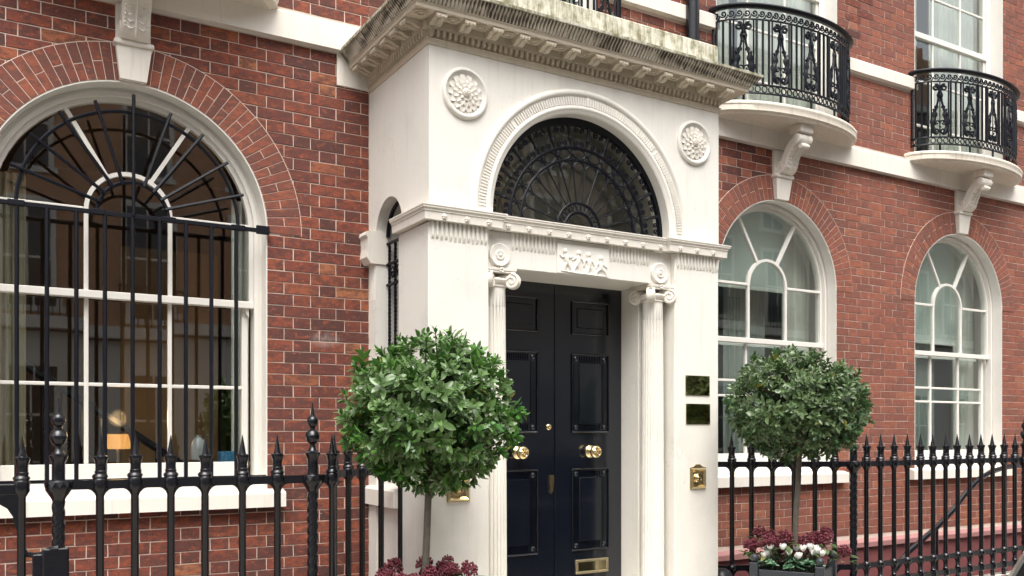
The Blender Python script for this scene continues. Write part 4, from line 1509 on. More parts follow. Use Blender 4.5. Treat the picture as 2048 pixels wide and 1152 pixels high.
for i in range(nm):
    x = PX0 + 0.02 + (PX1 - PX0 - 0.04) * i / (nm - 1)
    link('modillion', mm, PORT, (x, PF - 0.034, CZ + 0.094))
    if i < nm - 1:
        link('coffer', cm, PORT, (x + (PX1 - PX0 - 0.04) / (nm - 1) / 2, PF - 0.095, CZ + 0.136))
link('coffer', cm, PORT, (PX0 - 0.09, PF - 0.09, CZ + 0.136))
for i in range(6):
    y = -0.90 + i * 0.158
    link('modillion', mm, PORT, (PX0 - 0.034, y, CZ + 0.094), (0, 0, -pi / 2))
    if i < 5: link('coffer', cm, PORT, (PX0 - 0.095, y + 0.079, CZ + 0.136), (0, 0, -pi / 2))
# blocking course
pp(MB().box(PX0 + 0.0, PX1 + 0.012, PF + 0.01, -0.002, CZ + 0.30, 4.452, 0.012), 'parapet', 'parapet')

# room behind the fan light and the pane
pp(MB().add([(2.7, -0.76, 2.9), (4.3, -0.76, 2.9), (4.3, -0.1, 2.9), (2.7, -0.1, 2.9), (2.7, -0.76, 3.9), (4.3, -0.76, 3.9), (4.3, -0.1, 3.9), (2.7, -0.1, 3.9)], [(0, 1, 2, 3), (4, 5, 6, 7), (0, 3, 7, 4), (1, 2, 6, 5), (3, 2, 6, 7)]), 'lobby', 'lobby')
pp(MB().prism_y(arch_poly(ARC, ARZ, ARR + 0.01, 2.895, 40), -0.775, -0.770), 'fanlight_pane', 'glass')

# ------------------------------------------------------------------ front door
DX, DY = 3.512, -0.545
door = MB().box(2.905, 4.12, DY + 0.075, DY + 0.10, FLOOR_Z, 2.68).build('front_door', M['door'], PORT)
part(door, 'pair of glossy navy black panelled door leaves')
def door_leaf(s):
    x0, x1 = (DX + 0.0025, 4.103) if s > 0 else (2.917, DX - 0.0025)
    leaf = MB().box(x0, x1, DY, DY + 0.05, FLOOR_Z + 0.005, 2.672, 0.004).build('door_leaf', M['door'], door)
    pc = DX + s * 0.306
    def framed(z0, z1, hw, reeds):
        b = MB()
        m = 0.012
        # bolection frame
        for (xa, xb, za, zb) in ((pc - hw, pc + hw, z1 - m, z1), (pc - hw, pc + hw, z0, z0 + m), (pc - hw, pc - hw + m, z0 + m, z1 - m), (pc + hw - m, pc + hw, z0 + m, z1 - m)):
            b.box(xa, xb, DY - 0.016, DY + 0.002, za, zb, 0.005)
        if reeds:
            r = 0.040
            ix0, ix1, iz0, iz1 = pc - hw + m + 0.008, pc + hw - m - 0.008, z0 + m + 0.008, z1 - m - 0.008
            b.box(ix0 + r + 0.004, ix1 - r - 0.004, DY - 0.012, DY + 0.002, iz0 + r + 0.004, iz1 - r - 0.004, 0.008)
            z = iz0 + r + 0.010
            while z < iz1 - r - 0.012:
                for xx in (ix0, ix1 - r):
                    b.prism_x([(DY + 0.001, z), (DY - 0.010, z + 0.002), (DY - 0.010, z + 0.0075), (DY + 0.001, z + 0.0095)], xx, xx + r)
                z += 0.0145
            x = ix0 + r + 0.010
            while x < ix1 - r - 0.012:
                for zz in (iz0, iz1 - r):
                    b.prism(((DY + 0.001, x), (DY - 0.010, x + 0.002), (DY - 0.010, x + 0.0065), (DY + 0.001, x + 0.0085)), lambda y, xx, zz=zz: (xx, y, zz), lambda y, xx, zz=zz: (xx, y, zz + r))
                x += 0.0145
            for xx in (ix0 + r / 2, ix1 - r / 2):
                for zz in (iz0 + r / 2, iz1 - r / 2):
                    b.lathe([(0.018, -0.001), (0.018, 0.005), (0.015, 0.0065), (0.010, 0.0045), (0.006, 0.007), (0.001, 0.0075)], 14, (xx, DY, zz), 'Y')
        else:
            b.box(pc - hw + 0.05, pc + hw - 0.05, DY - 0.010, DY + 0.002, z0 + 0.05, z1 - 0.05, 0.008)
        b.build('door_panel', M['door'], door, True, 25)
    framed(1.613, 2.183, 0.165, True)
    framed(0.769, 1.361, 0.165, True)
    framed(2.315, 2.556, 0.165, False)
    # knob
    kx = DX + s * 0.305
    k = MB().lathe([(0.044, 0.0), (0.045, 0.008), (0.038, 0.014), (0.030, 0.018), (0.019, 0.024), (0.018, 0.040), (0.030, 0.046), (0.042, 0.056), (0.047, 0.070), (0.045, 0.082), (0.034, 0.092), (0.028, 0.0935), (0.022, 0.090), (0.012, 0.094), (0.002, 0.096)], 28, (kx, DY, 1.48), 'Y')
    for i in range(8):
        a = 2 * pi * i / 8
        k.tube([(kx + 0.010 * cos(a), DY - 0.094, 1.48 + 0.010 * sin(a)), (kx + 0.026 * cos(a + .3), DY - 0.096, 1.48 + 0.026 * sin(a + .3)), (kx + 0.036 * cos(a + .5), DY - 0.090, 1.48 + 0.036 * sin(a + .5))], 0.0035, 5)
    k.build('door_knob', M['brass'], door, True, 40)
door_leaf(-1)
door_leaf(1)
MB().lathe([(0.020, 0), (0.021, 0.005), (0.017, 0.009), (0.008, 0.010), (0.007, 0.006), (0.002, 0.006)], 18, (3.462, DY, 1.655), 'Y').build('lock', M['brass'], door, True, 40)
MB().prism_y([(3.462, 1.318), (3.498, 1.318), (3.500, 1.27), (3.492, 1.215), (3.480, 1.185), (3.468, 1.215), (3.460, 1.27)], DY - 0.014, DY).build('escutcheon', M['brass'], door)
ls = MB()
for (xa, xb, za, zb) in ((3.685, 3.975, 0.690, 0.707), (3.685, 3.975, 0.604, 0.622), (3.685, 3.708, 0.622, 0.690), (3.952, 3.975, 0.622, 0.690)):
    ls.box(xa, xb, DY - 0.016, DY, za, zb, 0.005)
ls.build('letter_slot', M['brass_dull'], door)
MB().box(3.708, 3.952, DY - 0.008, DY - 0.001, 0.622, 0.690, 0.003).build('letter_flap', M['brass_dark'], door)

# brass fittings on the piers
def plaque(x0, x1, z0, z1, label):
    t = thing('brass_plaque', label, 'plaque', ((x0 + x1) / 2, PF, (z0 + z1) / 2), 'brass name plaques on the right pier')
    MB().box(x0, x1, PF - 0.008, PF - 0.0005, z0, z1, 0.002).build('plate', M['brass_dark'], t)
    for x in (x0 + 0.010, x1 - 0.010):
        for z in (z0 + 0.010, z1 - 0.010):
            MB().lathe([(0.005, 0.0), (0.005, 0.002), (0.001, 0.0035)], 8, (x, PF - 0.008, z), 'Y').build('screw', M['brass'], t, True)
plaque(4.360, 4.588, 1.884, 2.026, 'upper of two blank polished brass plaques on the right pier')
plaque(4.364, 4.592, 1.677, 1.823, 'lower of two blank polished brass plaques on the right pier')

def bell(cx, cz, w_, h_, label, domed):
    t = thing('door_bell', label, 'door bell', (cx, PF, cz))
    b = MB()
    hw, hh = w_ / 2, h_ / 2
    outer = [(cx - hw, cz - hh), (cx + hw, cz - hh), (cx + hw, cz + hh)]
    if domed:
        outer += [(cx + hw * 0.55, cz + hh + 0.006), (cx + hw * 0.25, cz + hh + 0.022), (cx - hw * 0.25, cz + hh + 0.022), (cx - hw * 0.55, cz + hh + 0.006)]
    outer += [(cx - hw, cz + hh)]
    b.prism_y(outer, PF - 0.007, PF - 0.0005)
    # stepped dished frame
    f = 0.72
    for (k0, k1, y0, y1) in ((0.96, 0.80, PF - 0.009, PF - 0.024), (0.80, 0.62, PF - 0.024, PF - 0.010)):
        o = [(cx - hw * k0, cz - hh * k0), (cx + hw * k0, cz - hh * k0), (cx + hw * k0, cz + hh * k0), (cx - hw * k0, cz + hh * k0)]
        i = [(cx - hw * k1, cz - hh * k1), (cx + hw * k1, cz - hh * k1), (cx + hw * k1, cz + hh * k1), (cx - hw * k1, cz + hh * k1)]
        b.add([(x, y0, z) for x, z in o] + [(x, y1, z) for x, z in i], [(j, (j + 1) % 4, 4 + (j + 1) % 4, 4 + j) for j in range(4)])
    b.build('bell_plate', M['brass'], t)
    MB().lathe([(0.034, 0.008), (0.036, 0.016), (0.030, 0.022), (0.020, 0.020), (0.016, 0.028), (0.002, 0.032)], 24, (cx, PF, cz), 'Y').build('push_button', M['brass'], t, True, 40)
bell(4.476, 1.288, 0.150, 0.155, 'small domed brass bell push on the right pier', True)
bell(2.540, 1.270, 0.158, 0.150, 'square brass bell push under the left tree on the left pier', False)

# ------------------------------------------------------------------ fan light grille
FAN = thing('fanlight_grille', 'semicircular black iron fan of spokes and scrolls over the door', 'grille', (ARC, -0.86, 2.985))
def fan():
    cx, cz, y = ARC, 2.985, -0.862
    pt = lambda r, a, dy=0: (cx + r * cos(a), y + dy, cz + r * sin(a))
    arc = lambda r, a0, a1, n: [pt(r, a0 + (a1 - a0) * i / n) for i in range(n + 1)]
    RO, R1, R2, R3, R4 = 0.725, 0.545, 0.462, 0.175, 0.115
    MB().sector(cx, cz, RO - 0.032, RO + 0.02, 0.0, pi, y - 0.012, y + 0.018, 64).build('outer_ring', M['iron_thin'], FAN, True)
    for r, t in ((R1, 0.011), (R2, 0.0095), (R3, 0.0095), (R4, 0.0085)):
        MB().tube(arc(r, 0, pi, 56), t, 6).build('ring', M['iron_thin'], FAN, True)
    N = 13
    st = pi / N
    for i in range(N + 1):
        a = i * st
        # inner spoke
        b = MB().tube([pt(R3, a), pt(R2 - 0.09, a), pt(R2, a)], [0.0045, 0.0055, 0.0075], 5)
        b.build('spoke', M['iron_thin'], FAN, True)
        # outer twisted bar with knop
        b = MB().tube([pt(R1, a), pt(R1 + 0.022, a), pt(R1 + 0.045, a), pt(R1 + 0.058, a), pt(R1 + 0.072, a), pt(R1 + 0.085, a), pt(RO - 0.03, a)], [0.008, 0.007, 0.010, 0.016, 0.010, 0.010, 0.014], 7)
        b.build('outer_bar', M['iron_thin'], FAN, True)
        b = MB().sphere(pt((R1 + R2) / 2, a), 0.011, 6, 4)
        b.tube([pt(R2, a), pt(R1, a)], 0.006, 5)
        b.build('knop', M['iron_thin'], FAN, True)
    b = MB()
    for i in range(N):
        a0, a1 = i * st, (i + 1) * st
        am = (a0 + a1) / 2
        # arch loop at the head of each pair of spokes
        rr = R2 - 0.062
        loop = []
        for k in range(13):
            q = pi * k / 12
            ang = am + (st / 2 * 0.93) * cos(pi - q)
            loop.append(pt(rr + 0.050 * sin(q), ang))
        b.tube(loop, 0.0048, 5)
        # oval in the middle ring zone
        b.tube([pt((R1 + R2) / 2 + 0.033 * sin(2 * pi * k / 14), am + st * 0.40 * cos(2 * pi * k / 14)) for k in range(14)], 0.0048, 5, closed=True)
        # small cusp inside the hub
        b.tube([pt(R4 + 0.006 + 0.046 * abs(sin(pi * k / 8)) ** 0.7, a0 + st * k / 8) for k in range(9)], 0.004, 5)
        # scroll pairs inside the outer zone
        for s in (-1, 1):
            for base, sg, rad in ((R1 + 0.031, 1, 0.019), (RO - 0.058, -1, 0.021)):
                pts = []
                for (u_, v_) in spiral(0, 0, rad, 1.35, -pi / 2 * sg, s * sg, 14):
                    pts.append(pt(base + v_, am + (s * 0.020 + u_) / base))
                b.tube(pts, 0.0062, 4)
        for q in (-0.25, 0.25):
            b.sphere(pt(R4 - 0.012, am + q * st), 0.006, 5, 3)
    b.build('scroll_work', M['iron_thin'], FAN, True)['kind'] = 'stuff'
fan()

# grille of the portico's side opening
SG = thing('side_window_grille', 'tall twisted iron bars in the arched side opening of the portico', 'grille', (PX0 + 0.1, -0.35, 1.2))
for i in range(4):
    y = -0.47 + i * 0.10
    rings = []
    for k in range(90):
        z = 1.28 + 1.62 * k / 89
        tw = z * 60
        rings.append([(PX0 + 0.08 + 0.012 * cos(tw + 2 * pi * j / 4), y + 0.012 * sin(tw + 2 * pi * j / 4), z) for j in range(4)])
    MB().loft(rings).build('bar', M['iron_thin'], SG)
for z in (2.62, 2.76, 2.90):
    MB().tube([(PX0 + 0.08, -0.56, z), (PX0 + 0.08, -0.13, z)], 0.011, 6).build('rail', M['iron_thin'], SG, True)
MB().tube([(PX0 + 0.08, (sy0 + sy1) / 2 + 0.20 * cos(pi * k / 16), ssp + 0.20 * sin(pi * k / 16)) for k in range(17)], 0.014, 6).build('arched_bar', M['iron_thin'], SG, True)
for y in (-0.42, -0.32, -0.22):
    MB().tube([(PX0 + 0.08, y + p[0], 2.69 + p[1]) for p in spiral(0, 0, 0.05, 1.3, 0, 1, 14)], 0.008, 5).build('scroll', M['iron_thin'], SG, True)

# ------------------------------------------------------------------ window grille on the left window
WG = thing('window_grille', 'black iron bars with sunburst head across the left arched window', 'grille', (0.82, -0.03, 1.33))
def window_grille():
    y = -0.030
    cx, cz = 0.82, 2.92
    for i in range(-1, 9):
        x = 0.203 + i * 0.1533
        MB().tube([(x, y, 1.335), (x, y, 2.915)], 0.0125, 6).build('bar', M['iron_thin'], WG, True)
    MB().box(-0.03, 1.56, y - 0.010, y + 0.010, 2.905, 2.931, 0.003).build('rail', M['iron_thin'], WG)
    MB().box(-0.03, 1.62, y - 0.006, y + 0.006, 1.330, 1.344).build('rail', M['iron_thin'], WG)
    for xa in (0.0, 1.555):
        MB().box(xa, xa + 0.085, y - 0.012, y + 0.004, 2.895, 2.95, 0.003).build('lug', M['iron_thin'], WG)
    for x in (0.20, 0.62, 1.02, 1.44):
        MB().box(x - 0.045, x + 0.045, y - 0.016, y + 0.013, 2.902, 2.938, 0.006).build('clamp', M['iron_thin'], WG)
    MB().tube([(cx + 0.62 * cos(pi * i / 48), y, cz + 0.62 * sin(pi * i / 48)) for i in range(49)], 0.011, 6).build('outer_arc', M['iron_thin'], WG, True)
    MB().tube([(cx + 0.20 * cos(pi * i / 24), y, cz + 0.20 * sin(pi * i / 24)) for i in range(25)], 0.012, 6).build('inner_arc', M['iron_thin'], WG, True)
    for k in range(1, 10):
        a = pi * k / 10
        r1 = 0.725 if k == 5 else 0.685
        MB().tube([(cx + 0.19 * cos(a), y - 0.012, cz + 0.19 * sin(a)), (cx + r1 * cos(a), y - 0.012, cz + r1 * sin(a))], 0.0105, 6).build('spoke', M['iron_thin'], WG, True)
    MB().tube([(cx, y - 0.012, 2.92), (cx, y - 0.012, cz + 0.19)], 0.0105, 6).build('spoke', M['iron_thin'], WG, True)
window_grille()

# ------------------------------------------------------------------ street railings
RZ = 1.372
def bar_mesh(zb):
    b = MB().lathe([(0.0185, zb), (0.0185, 1.325), (0.026, 1.338), (0.035, 1.352), (0.035, 1.395), (0.031, 1.402), (0.036, 1.408), (0.034, 1.416), (0.026, 1.424)], 10)
    return b.mesh('bar', M['iron'], True, 40)
spear_prof = [(0.025, 1.423), (0.0275, 1.430), (0.0275, 1.436), (0.0235, 1.440), (0.0255, 1.446), (0.0235, 1.452), (0.026, 1.475), (0.031, 1.490), (0.0335, 1.498), (0.032, 1.506), (0.019, 1.510), (0.0175, 1.516), (0.0012, 1.606)]
spear = MB().lathe(spear_prof, 10).mesh('spear_head', M['iron'], True, 40)
barL = bar_mesh(0.26)
barR_prof = [(0.0185, 0.30), (0.0185, 0.415), (0.030, 0.425), (0.032, 0.455), (0.030, 0.468), (0.018, 0.474), (0.024, 0.484), (0.018, 0.492), (0.0185, 0.555), (0.030, 0.562), (0.034, 0.575), (0.030, 0.596), (0.0185, 0.606), (0.0185, 1.325), (0.026, 1.338), (0.035, 1.352), (0.035, 1.395), (0.031, 1.402), (0.036, 1.408), (0.034, 1.416), (0.026, 1.424)]
barR = MB().lathe(barR_prof, 10).mesh('bar', M['iron'], True, 40)

def put_bar(root, mesh, x, y):
    z = random.uniform(-0.003, 0.003)
    o = link('bar', mesh, root, (x, y, z))
    link('spear_head', spear, o, (x, y, z), (random.uniform(-.003, .003), random.uniform(-.003, .003), random.random()))
    return o

def rail_seg(root, pts, z, h=0.042, w_=0.024):
    rings = []
    for i, (x, y) in enumerate(pts):
        a = pts[max(i - 1, 0)]
        c = pts[min(i + 1, len(pts) - 1)]
        d_ = Vector((c[0] - a[0], c[1] - a[1])).normalized()
        nx, ny = -d_.y * w_ / 2, d_.x * w_ / 2
        rings.append([(x + nx, y + ny, z - h / 2), (x - nx, y - ny, z - h / 2), (x - nx, y - ny, z + h / 2), (x + nx, y + ny, z + h / 2)])
    return MB().loft(rings).build('rail', M['iron'], root)

def brackets(root, pts, z):
    b = MB()
    for x, y, dx, dy in pts:
        for s in (-1, 1):
            b.prism([(0.016, -0.060), (0.016, -0.018), (0.062, -0.018), (0.038, -0.026), (0.024, -0.040)], lambda u_, v_: (x + s * dx * u_ - dy * 0.008, y + s * dy * u_ + dx * 0.008, z + v_), lambda u_, v_: (x + s * dx * u_ + dy * 0.008, y + s * dy * u_ - dx * 0.008, z + v_))
    o = b.build('rail_bracket', M['iron'], root)
    o['kind'] = 'stuff'
    return o

def post(root, x, y, zb):
    rings = []
    n = 18
    m = 150
    for k in range(m + 1):
        z = zb + (1.315 - zb) * k / m
        rings.append([(x + 0.0235 * (1 + 0.24 * abs(cos(1.5 * (a - z * 37)))) * cos(a), y + 0.0235 * (1 + 0.24 * abs(cos(1.5 * (a - z * 37)))) * sin(a), z) for a in [2 * pi * j / n for j in range(n)]])
    p = MB().loft(rings).build('post', M['iron'], root, True, 60)
    b = MB().lathe([(0.026, 1.300), (0.032, 1.315), (0.045, 1.335), (0.056, 1.352), (0.060, 1.385), (0.056, 1.394), (0.030, 1.398)], 16, (x, y, 0))
    for i in range(12):
        a = 2 * pi * i / 12
        da = pi / 12
        b.add([(x + 0.061 * cos(a - da), y + 0.061 * sin(a - da), 1.388), (x + 0.061 * cos(a + da), y + 0.061 * sin(a + da), 1.388), (x + 0.066 * cos(a), y + 0.066 * sin(a), 1.362)], [(0, 1, 2)])
    b.lathe([(0.030, 1.397), (0.0285, 1.402), (0.0285, 1.480), (0.036, 1.494), (0.041, 1.504), (0.042, 1.510), (0.030, 1.516), (0.021, 1.528), (0.0145, 1.545), (0.014, 1.556), (0.020, 1.560), (0.031, 1.572), (0.0375, 1.590), (0.0385, 1.600), (0.0375, 1.603), (0.033, 1.618), (0.022, 1.630), (0.015, 1.634), (0.014, 1.645), (0.022, 1.652), (0.029, 1.666), (0.030, 1.680), (0.026, 1.694), (0.017, 1.704), (0.013, 1.706), (0.0115, 1.712), (0.002, 1.776)], 16, (x, y, 0))
    b.build('finial', M['iron'], p, True, 40)
    return p

FY = -1.20
RL = thing('iron_railing', 'black spear topped iron railing in front of the left barred window', 'railing', (0.8, FY, 0))
xs = [0.509, 0.663, 0.828, 0.990, 1.175, 1.355]
for x in xs: put_bar(RL, barL, x, FY)
post(RL, 0.333, FY, 0.26)
post(RL, 1.543, FY, 0.26)
put_bar(RL, barL, 1.652, FY)
arcp = [(2.3 - 0.65 * cos(t), FY + 0.65 * sin(t)) for t in [radians(3 * i) for i in range(31)]]
line = [(0.333, FY), (1.652, FY)]
rail_seg(RL, line, RZ)
rail_seg(RL, line, 0.56)
rail_seg(RL, arcp, RZ)
rail_seg(RL, arcp, 0.56)
brs = [(x, FY, 1, 0) for x in xs + [1.652]]
for deg in (42, 57, 68, 81, 93):
    t = radians(deg)
    put_bar(RL, barL, 2.3 - 0.65 * cos(t), FY + 0.65 * sin(t))
    brs.append((2.3 - 0.65 * cos(t), FY + 0.65 * sin(t), sin(t), cos(t)))
brackets(RL, brs, RZ)

GATE = thing('iron_gate', 'black iron gate with rounded corner bracket at the lower left edge', 'gate', (0.15, FY, 0))
put_bar(GATE, barL, 0.182, FY)
MB().box(-0.75, 0.185, FY - 0.015, FY + 0.015, 1.335, 1.385, 0.004).build('rail', M['iron'], GATE)
MB().prism_y([(0.168, 1.16), (0.168, 1.335), (-0.05, 1.335), (-0.05, 1.312), (0.04, 1.306), (0.09, 1.298), (0.125, 1.275), (0.148, 1.235), (0.156, 1.195)], FY - 0.012, FY + 0.012).build('corner_bracket', M['iron'], GATE)
for x in (-0.15, -0.32, -0.49, -0.66):
    put_bar(GATE, barL, x, FY)
lk = MB().box(0.265, 0.375, FY - 0.032, FY + 0.02, 0.85, 1.085, 0.006)
lk.build('lock_case', M['iron'], GATE)
MB().box(0.225, 0.268, FY - 0.02, FY + 0.02, 0.90, 1.06, 0.004).build('lock_keep', M['iron'], GATE)
MB().tube([(0.19, FY, 1.085), (0.205, FY, 1.062), (0.235, FY, 1.055), (0.262, FY, 1.058), (0.30, FY - 0.02, 1.085), (0.33, FY - 0.022, 1.088)], 0.013, 6).build('latch_arm', M['iron'], GATE, True)
MB().tube([(0.19, FY, 0.875), (0.30, FY, 0.875)], 0.012, 6).build('latch_bar', M['iron'], GATE, True)

RR = thing('iron_railing', 'black spear topped iron railing with double foot rails right of the portico', 'railing', (7, FY, 0))
def ray_x(px, p0, p1):
    """Parameter along plan line p0-p1 hit by image column px (used once to read the bar spacing off the photograph)."""
    a = (px - 1024) / FPX
    dx, dy = cos(YAW) * a + sin(YAW), -sin(YAW) * a + cos(YAW)
    ex, ey = p1[0] - p0[0], p1[1] - p0[1]
    det = dx * (-ey) - dy * (-ex)
    t = (p0[0] * (-ey) - (p0[1] + CAM_D) * (-ex)) / det
    X, Y = t * dx, t * dy - CAM_D
    return X, Y
S0, S1 = (PX1, -0.60), (5.846, FY)
sd = Vector((S1[0] - S0[0], S1[1] - S0[1])).normalized()
brr = []
for px in (1464, 1503, 1545, 1588, 1630, 1669):
    X, Y = ray_x(px, S0, S1)
    put_bar(RR, barR, X, Y)
    brr.append((X, Y, sd.x, sd.y))
post(RR, S1[0], S1[1], 0.30)
xs = [5.997 + 0.1675 * i for i in range(13)]
for x in xs:
    put_bar(RR, barR, x, FY)
    brr.append((x, FY, 1, 0))
post(RR, 8.165, FY, 0.30)
for i in range(5):
    put_bar(RR, barR, 8.32 + 0.1675 * i, FY)
for z in (RZ, 0.578, 0.448):
    rail_seg(RR, [S0, S1], z)
    rail_seg(RR, [S1, (9.2, FY)], z)
brackets(RR, brr, RZ)
brackets(RR, brr, 0.578)
ah = thing('stair_handrail', 'thin black curved handrail of the basement steps behind the right railing', 'handrail', (7.5, -0.85, 0))
MB().tube([(6.80, -0.85, 0.42), (6.99, -0.85, 0.57), (7.40, -0.85, 0.77), (7.62, -0.85, 0.90), (7.85, -0.85, 1.075), (8.05, -0.85, 1.19), (8.22, -0.85, 1.245), (8.45, -0.85, 1.285), (8.75, -0.85, 1.30), (9.4, -0.85, 1.31)], 0.0235, 8).build('rail', M['iron'], ah, True)
for x, z in ((7.40, 0.77), (8.45, 1.28)):
    MB().tube([(x, -0.85, z), (x, -0.85, -2.4)], 0.014, 6).build('stanchion', M['iron'], ah, True)

# short black bollard in the corner by the right pier
bo = tag(MB().lathe([(0.085, -0.0), (0.085, 0.50), (0.080, 0.545), (0.062, 0.580), (0.035, 0.600), (0.003, 0.606)], 20, (4.80, -0.86, 0)).build('bollard', M['plastic'], None, True, 50), 'low round topped black bollard in the corner by the right pier', 'bollard')

# ------------------------------------------------------------------ planters, trees and flowers
def laurel_leaf(L, W, curl, fold):
    """Pointed leaf along +X, folded on its midrib."""
    b = MB()
    st = [(0.0, 0.06), (0.16, 0.62), (0.40, 1.0), (0.66, 0.92), (0.87, 0.52), (1.0, 0.03)]
    for t, wv in st:
        z = -curl * L * t * t
        b.v += [(t * L, -wv * W / 2, z + fold * wv * W), (t * L, 0, z), (t * L, wv * W / 2, z + fold * wv * W)]
    for i in range(len(st) - 1):
        o = 3 * i
        b.f += [(o, o + 1, o + 4, o + 3), (o + 1, o + 2, o + 5, o + 4)]
    return b
def leaf_variants(L, W, mat, n=5):
    out = []
    for i in range(n):
        me = bpy.data.meshes.new('leaf')
        bd = laurel_leaf(L * random.uniform(0.85, 1.15), W * random.uniform(0.85, 1.15), random.uniform(0.0, 0.35), random.uniform(0.06, 0.25))
        me.from_pydata(bd.v, [], bd.f)
        for p in me.polygons: p.use_smooth = True
        me.materials.append(mat)
        out.append((me, bd))
    return out

def standard_tree(name, label, cx, cy, cz, rx, rz_up, rz_dn, trunk_pts, mat, seed, L, W, nshoot):
    rnd = random.Random(seed)
    root = thing(name, label, 'tree', (trunk_pts[0][0], trunk_pts[0][1], trunk_pts[0][2]), 'clipped standard trees flanking the door')
    n = len(trunk_pts)
    MB().tube(trunk_pts, [0.0205 - 0.003 * i / (n - 1) for i in range(n)], 12).build('trunk', M['bark'], root, True, 60)
    top = Vector(trunk_pts[-1])
    tw = MB()
    shoots = []
    tries = 0
    while len(shoots) < nshoot and tries < 60000:
        tries += 1
        d_ = Vector((rnd.gauss(0, 1), rnd.gauss(0, 1), rnd.gauss(0, 1))).normalized()
        rad = rnd.random() ** 0.30
        up = d_.z > 0
        lump = 1.0 + 0.075 * noise.noise(d_ * 2.6 + Vector((seed, 0, 0))) + 0.06 * noise.noise(d_ * 6 + Vector((0, seed, 0)))
        p = Vector((d_.x * rx, d_.y * rx, d_.z * (rz_up if up else rz_dn))) * rad * lump
        if noise.noise(p * 5.2 + Vector((seed * 3, 1, 2))) < -0.30 and rad < 0.98 : continue
        if any((p - q).length_squared < 0.0007 for q, _ in shoots): continue
        shoots.append((p, d_))
    C = Vector((cx, cy, cz))
    for i, (p, d_) in enumerate(shoots):
        if i % 3 == 0:
            a = top + (C + p - top) * 0.12
            m = C + p * 0.55 + Vector((rnd.uniform(-.03, .03), rnd.uniform(-.03, .03), rnd.uniform(-.05, .02)))
            tw.tube([a, m, C + p], [0.007, 0.004, 0.0022], 4)
    for i in range(7):
        a = 2 * pi * i / 7
        tw.tube([top - Vector((0, 0, 0.05)), top + Vector((0.09 * cos(a), 0.09 * sin(a), 0.10)), top + Vector((0.24 * cos(a), 0.24 * sin(a), 0.24))], [0.013, 0.009, 0.005], 5)
    tw.build('branch', M['twig'], root, True)
    var = leaf_variants(L, W, mat, 6)
    leaves = []
    for p, d_ in shoots:
        ax = (d_ * 0.9 + Vector((rnd.gauss(0, .5), rnd.gauss(0, .5), 0.35 + rnd.gauss(0, .4)))).normalized()
        if d_.z < -0.25: ax = (ax + Vector((0, 0, -0.5))).normalized()
        k = rnd.randint(8, 12)
        s0 = rnd.uniform(0.8, 1.12)
        ph = rnd.random() * 6.28
        u = ax.orthogonal().normalized()
        w = ax.cross(u)
        for j in range(k):
            t = j / k
            ang = ph + j * 2.4
            spread = 0.35 + 1.05 * t + rnd.uniform(-.2, .2)
            dl = (ax * cos(spread) + (u * cos(ang) + w * sin(ang)) * sin(spread)).normalized()
            dl = (dl + Vector((0, 0, -0.18 * rnd.random()))).normalized()
            pos = C + p - ax * (0.065 * t)
            up_ = (ax - dl * ax.dot(dl))
            up_ = up_.normalized() if up_.length > 1e-3 else dl.orthogonal().normalized()
            side = up_.cross(dl)
            sc = s0 * (0.62 + 0.45 * t) * rnd.uniform(0.85, 1.15)
            R_ = Matrix((dl, side, up_)).transposed().to_4x4()
            leaves.append((pos, R_, sc, rnd.randrange(6)))
    cam_p = Vector((0, -CAM_D, CAM_H))
    leaves.sort(key=lambda q: (q[0] - cam_p).length - 0.15 * rnd.random())
    mass = MB()
    for i, (pos, R_, sc, vi) in enumerate(leaves):
        me, bd = var[vi]
        Mx = Matrix.Translation(pos) @ R_ @ Matrix.Scale(sc, 4)
        if i < 300:
            o = link('leaf', me, root)
            o.matrix_basis = Mx
        else:
            off = len(mass.v)
            mass.v += [tuple(Mx @ Vector(v)) for v in bd.v]
            mass.f += [tuple(q + off for q in f) for f in bd.f]
    me = bpy.data.meshes.new('foliage')
    me.from_pydata(mass.v, [], mass.f)
    for p in me.polygons: p.use_smooth = True
    me.materials.append(mat)
    o = link('foliage', me, root)
    o['kind'] = 'stuff'
    return root

TL = (2.065, -1.50)
TR = (4.905, -1.50)
standard_tree('laurel_tree', 'bright green round headed laurel standard before the left pier', TL[0] + 0.03, TL[1], 1.70, 0.475, 0.46, 0.40,
              [(TL[0] + 0.005, TL[1], 0.62), (TL[0] - 0.006, TL[1], 0.85), (TL[0] + 0.004, TL[1], 1.05), (TL[0] + 0.012, TL[1], 1.25), (TL[0] + 0.02, TL[1], 1.45), (TL[0] + 0.02, TL[1], 1.62)], M['leaf'], 3, 0.067, 0.030, 880)
standard_tree('bay_tree', 'darker round headed bay standard rising from the grey planter on the right', TR[0] - 0.01, TR[1], 1.79, 0.492, 0.415, 0.36,
              [(TR[0] - 0.03, TR[1], 0.62), (TR[0] - 0.038, TR[1], 0.85), (TR[0] - 0.03, TR[1], 1.05), (TR[0] - 0.008, TR[1], 1.25), (TR[0] + 0.005, TR[1], 1.45), (TR[0] + 0.01, TR[1], 1.66)], M['leafB'], 11, 0.061, 0.0275, 900)

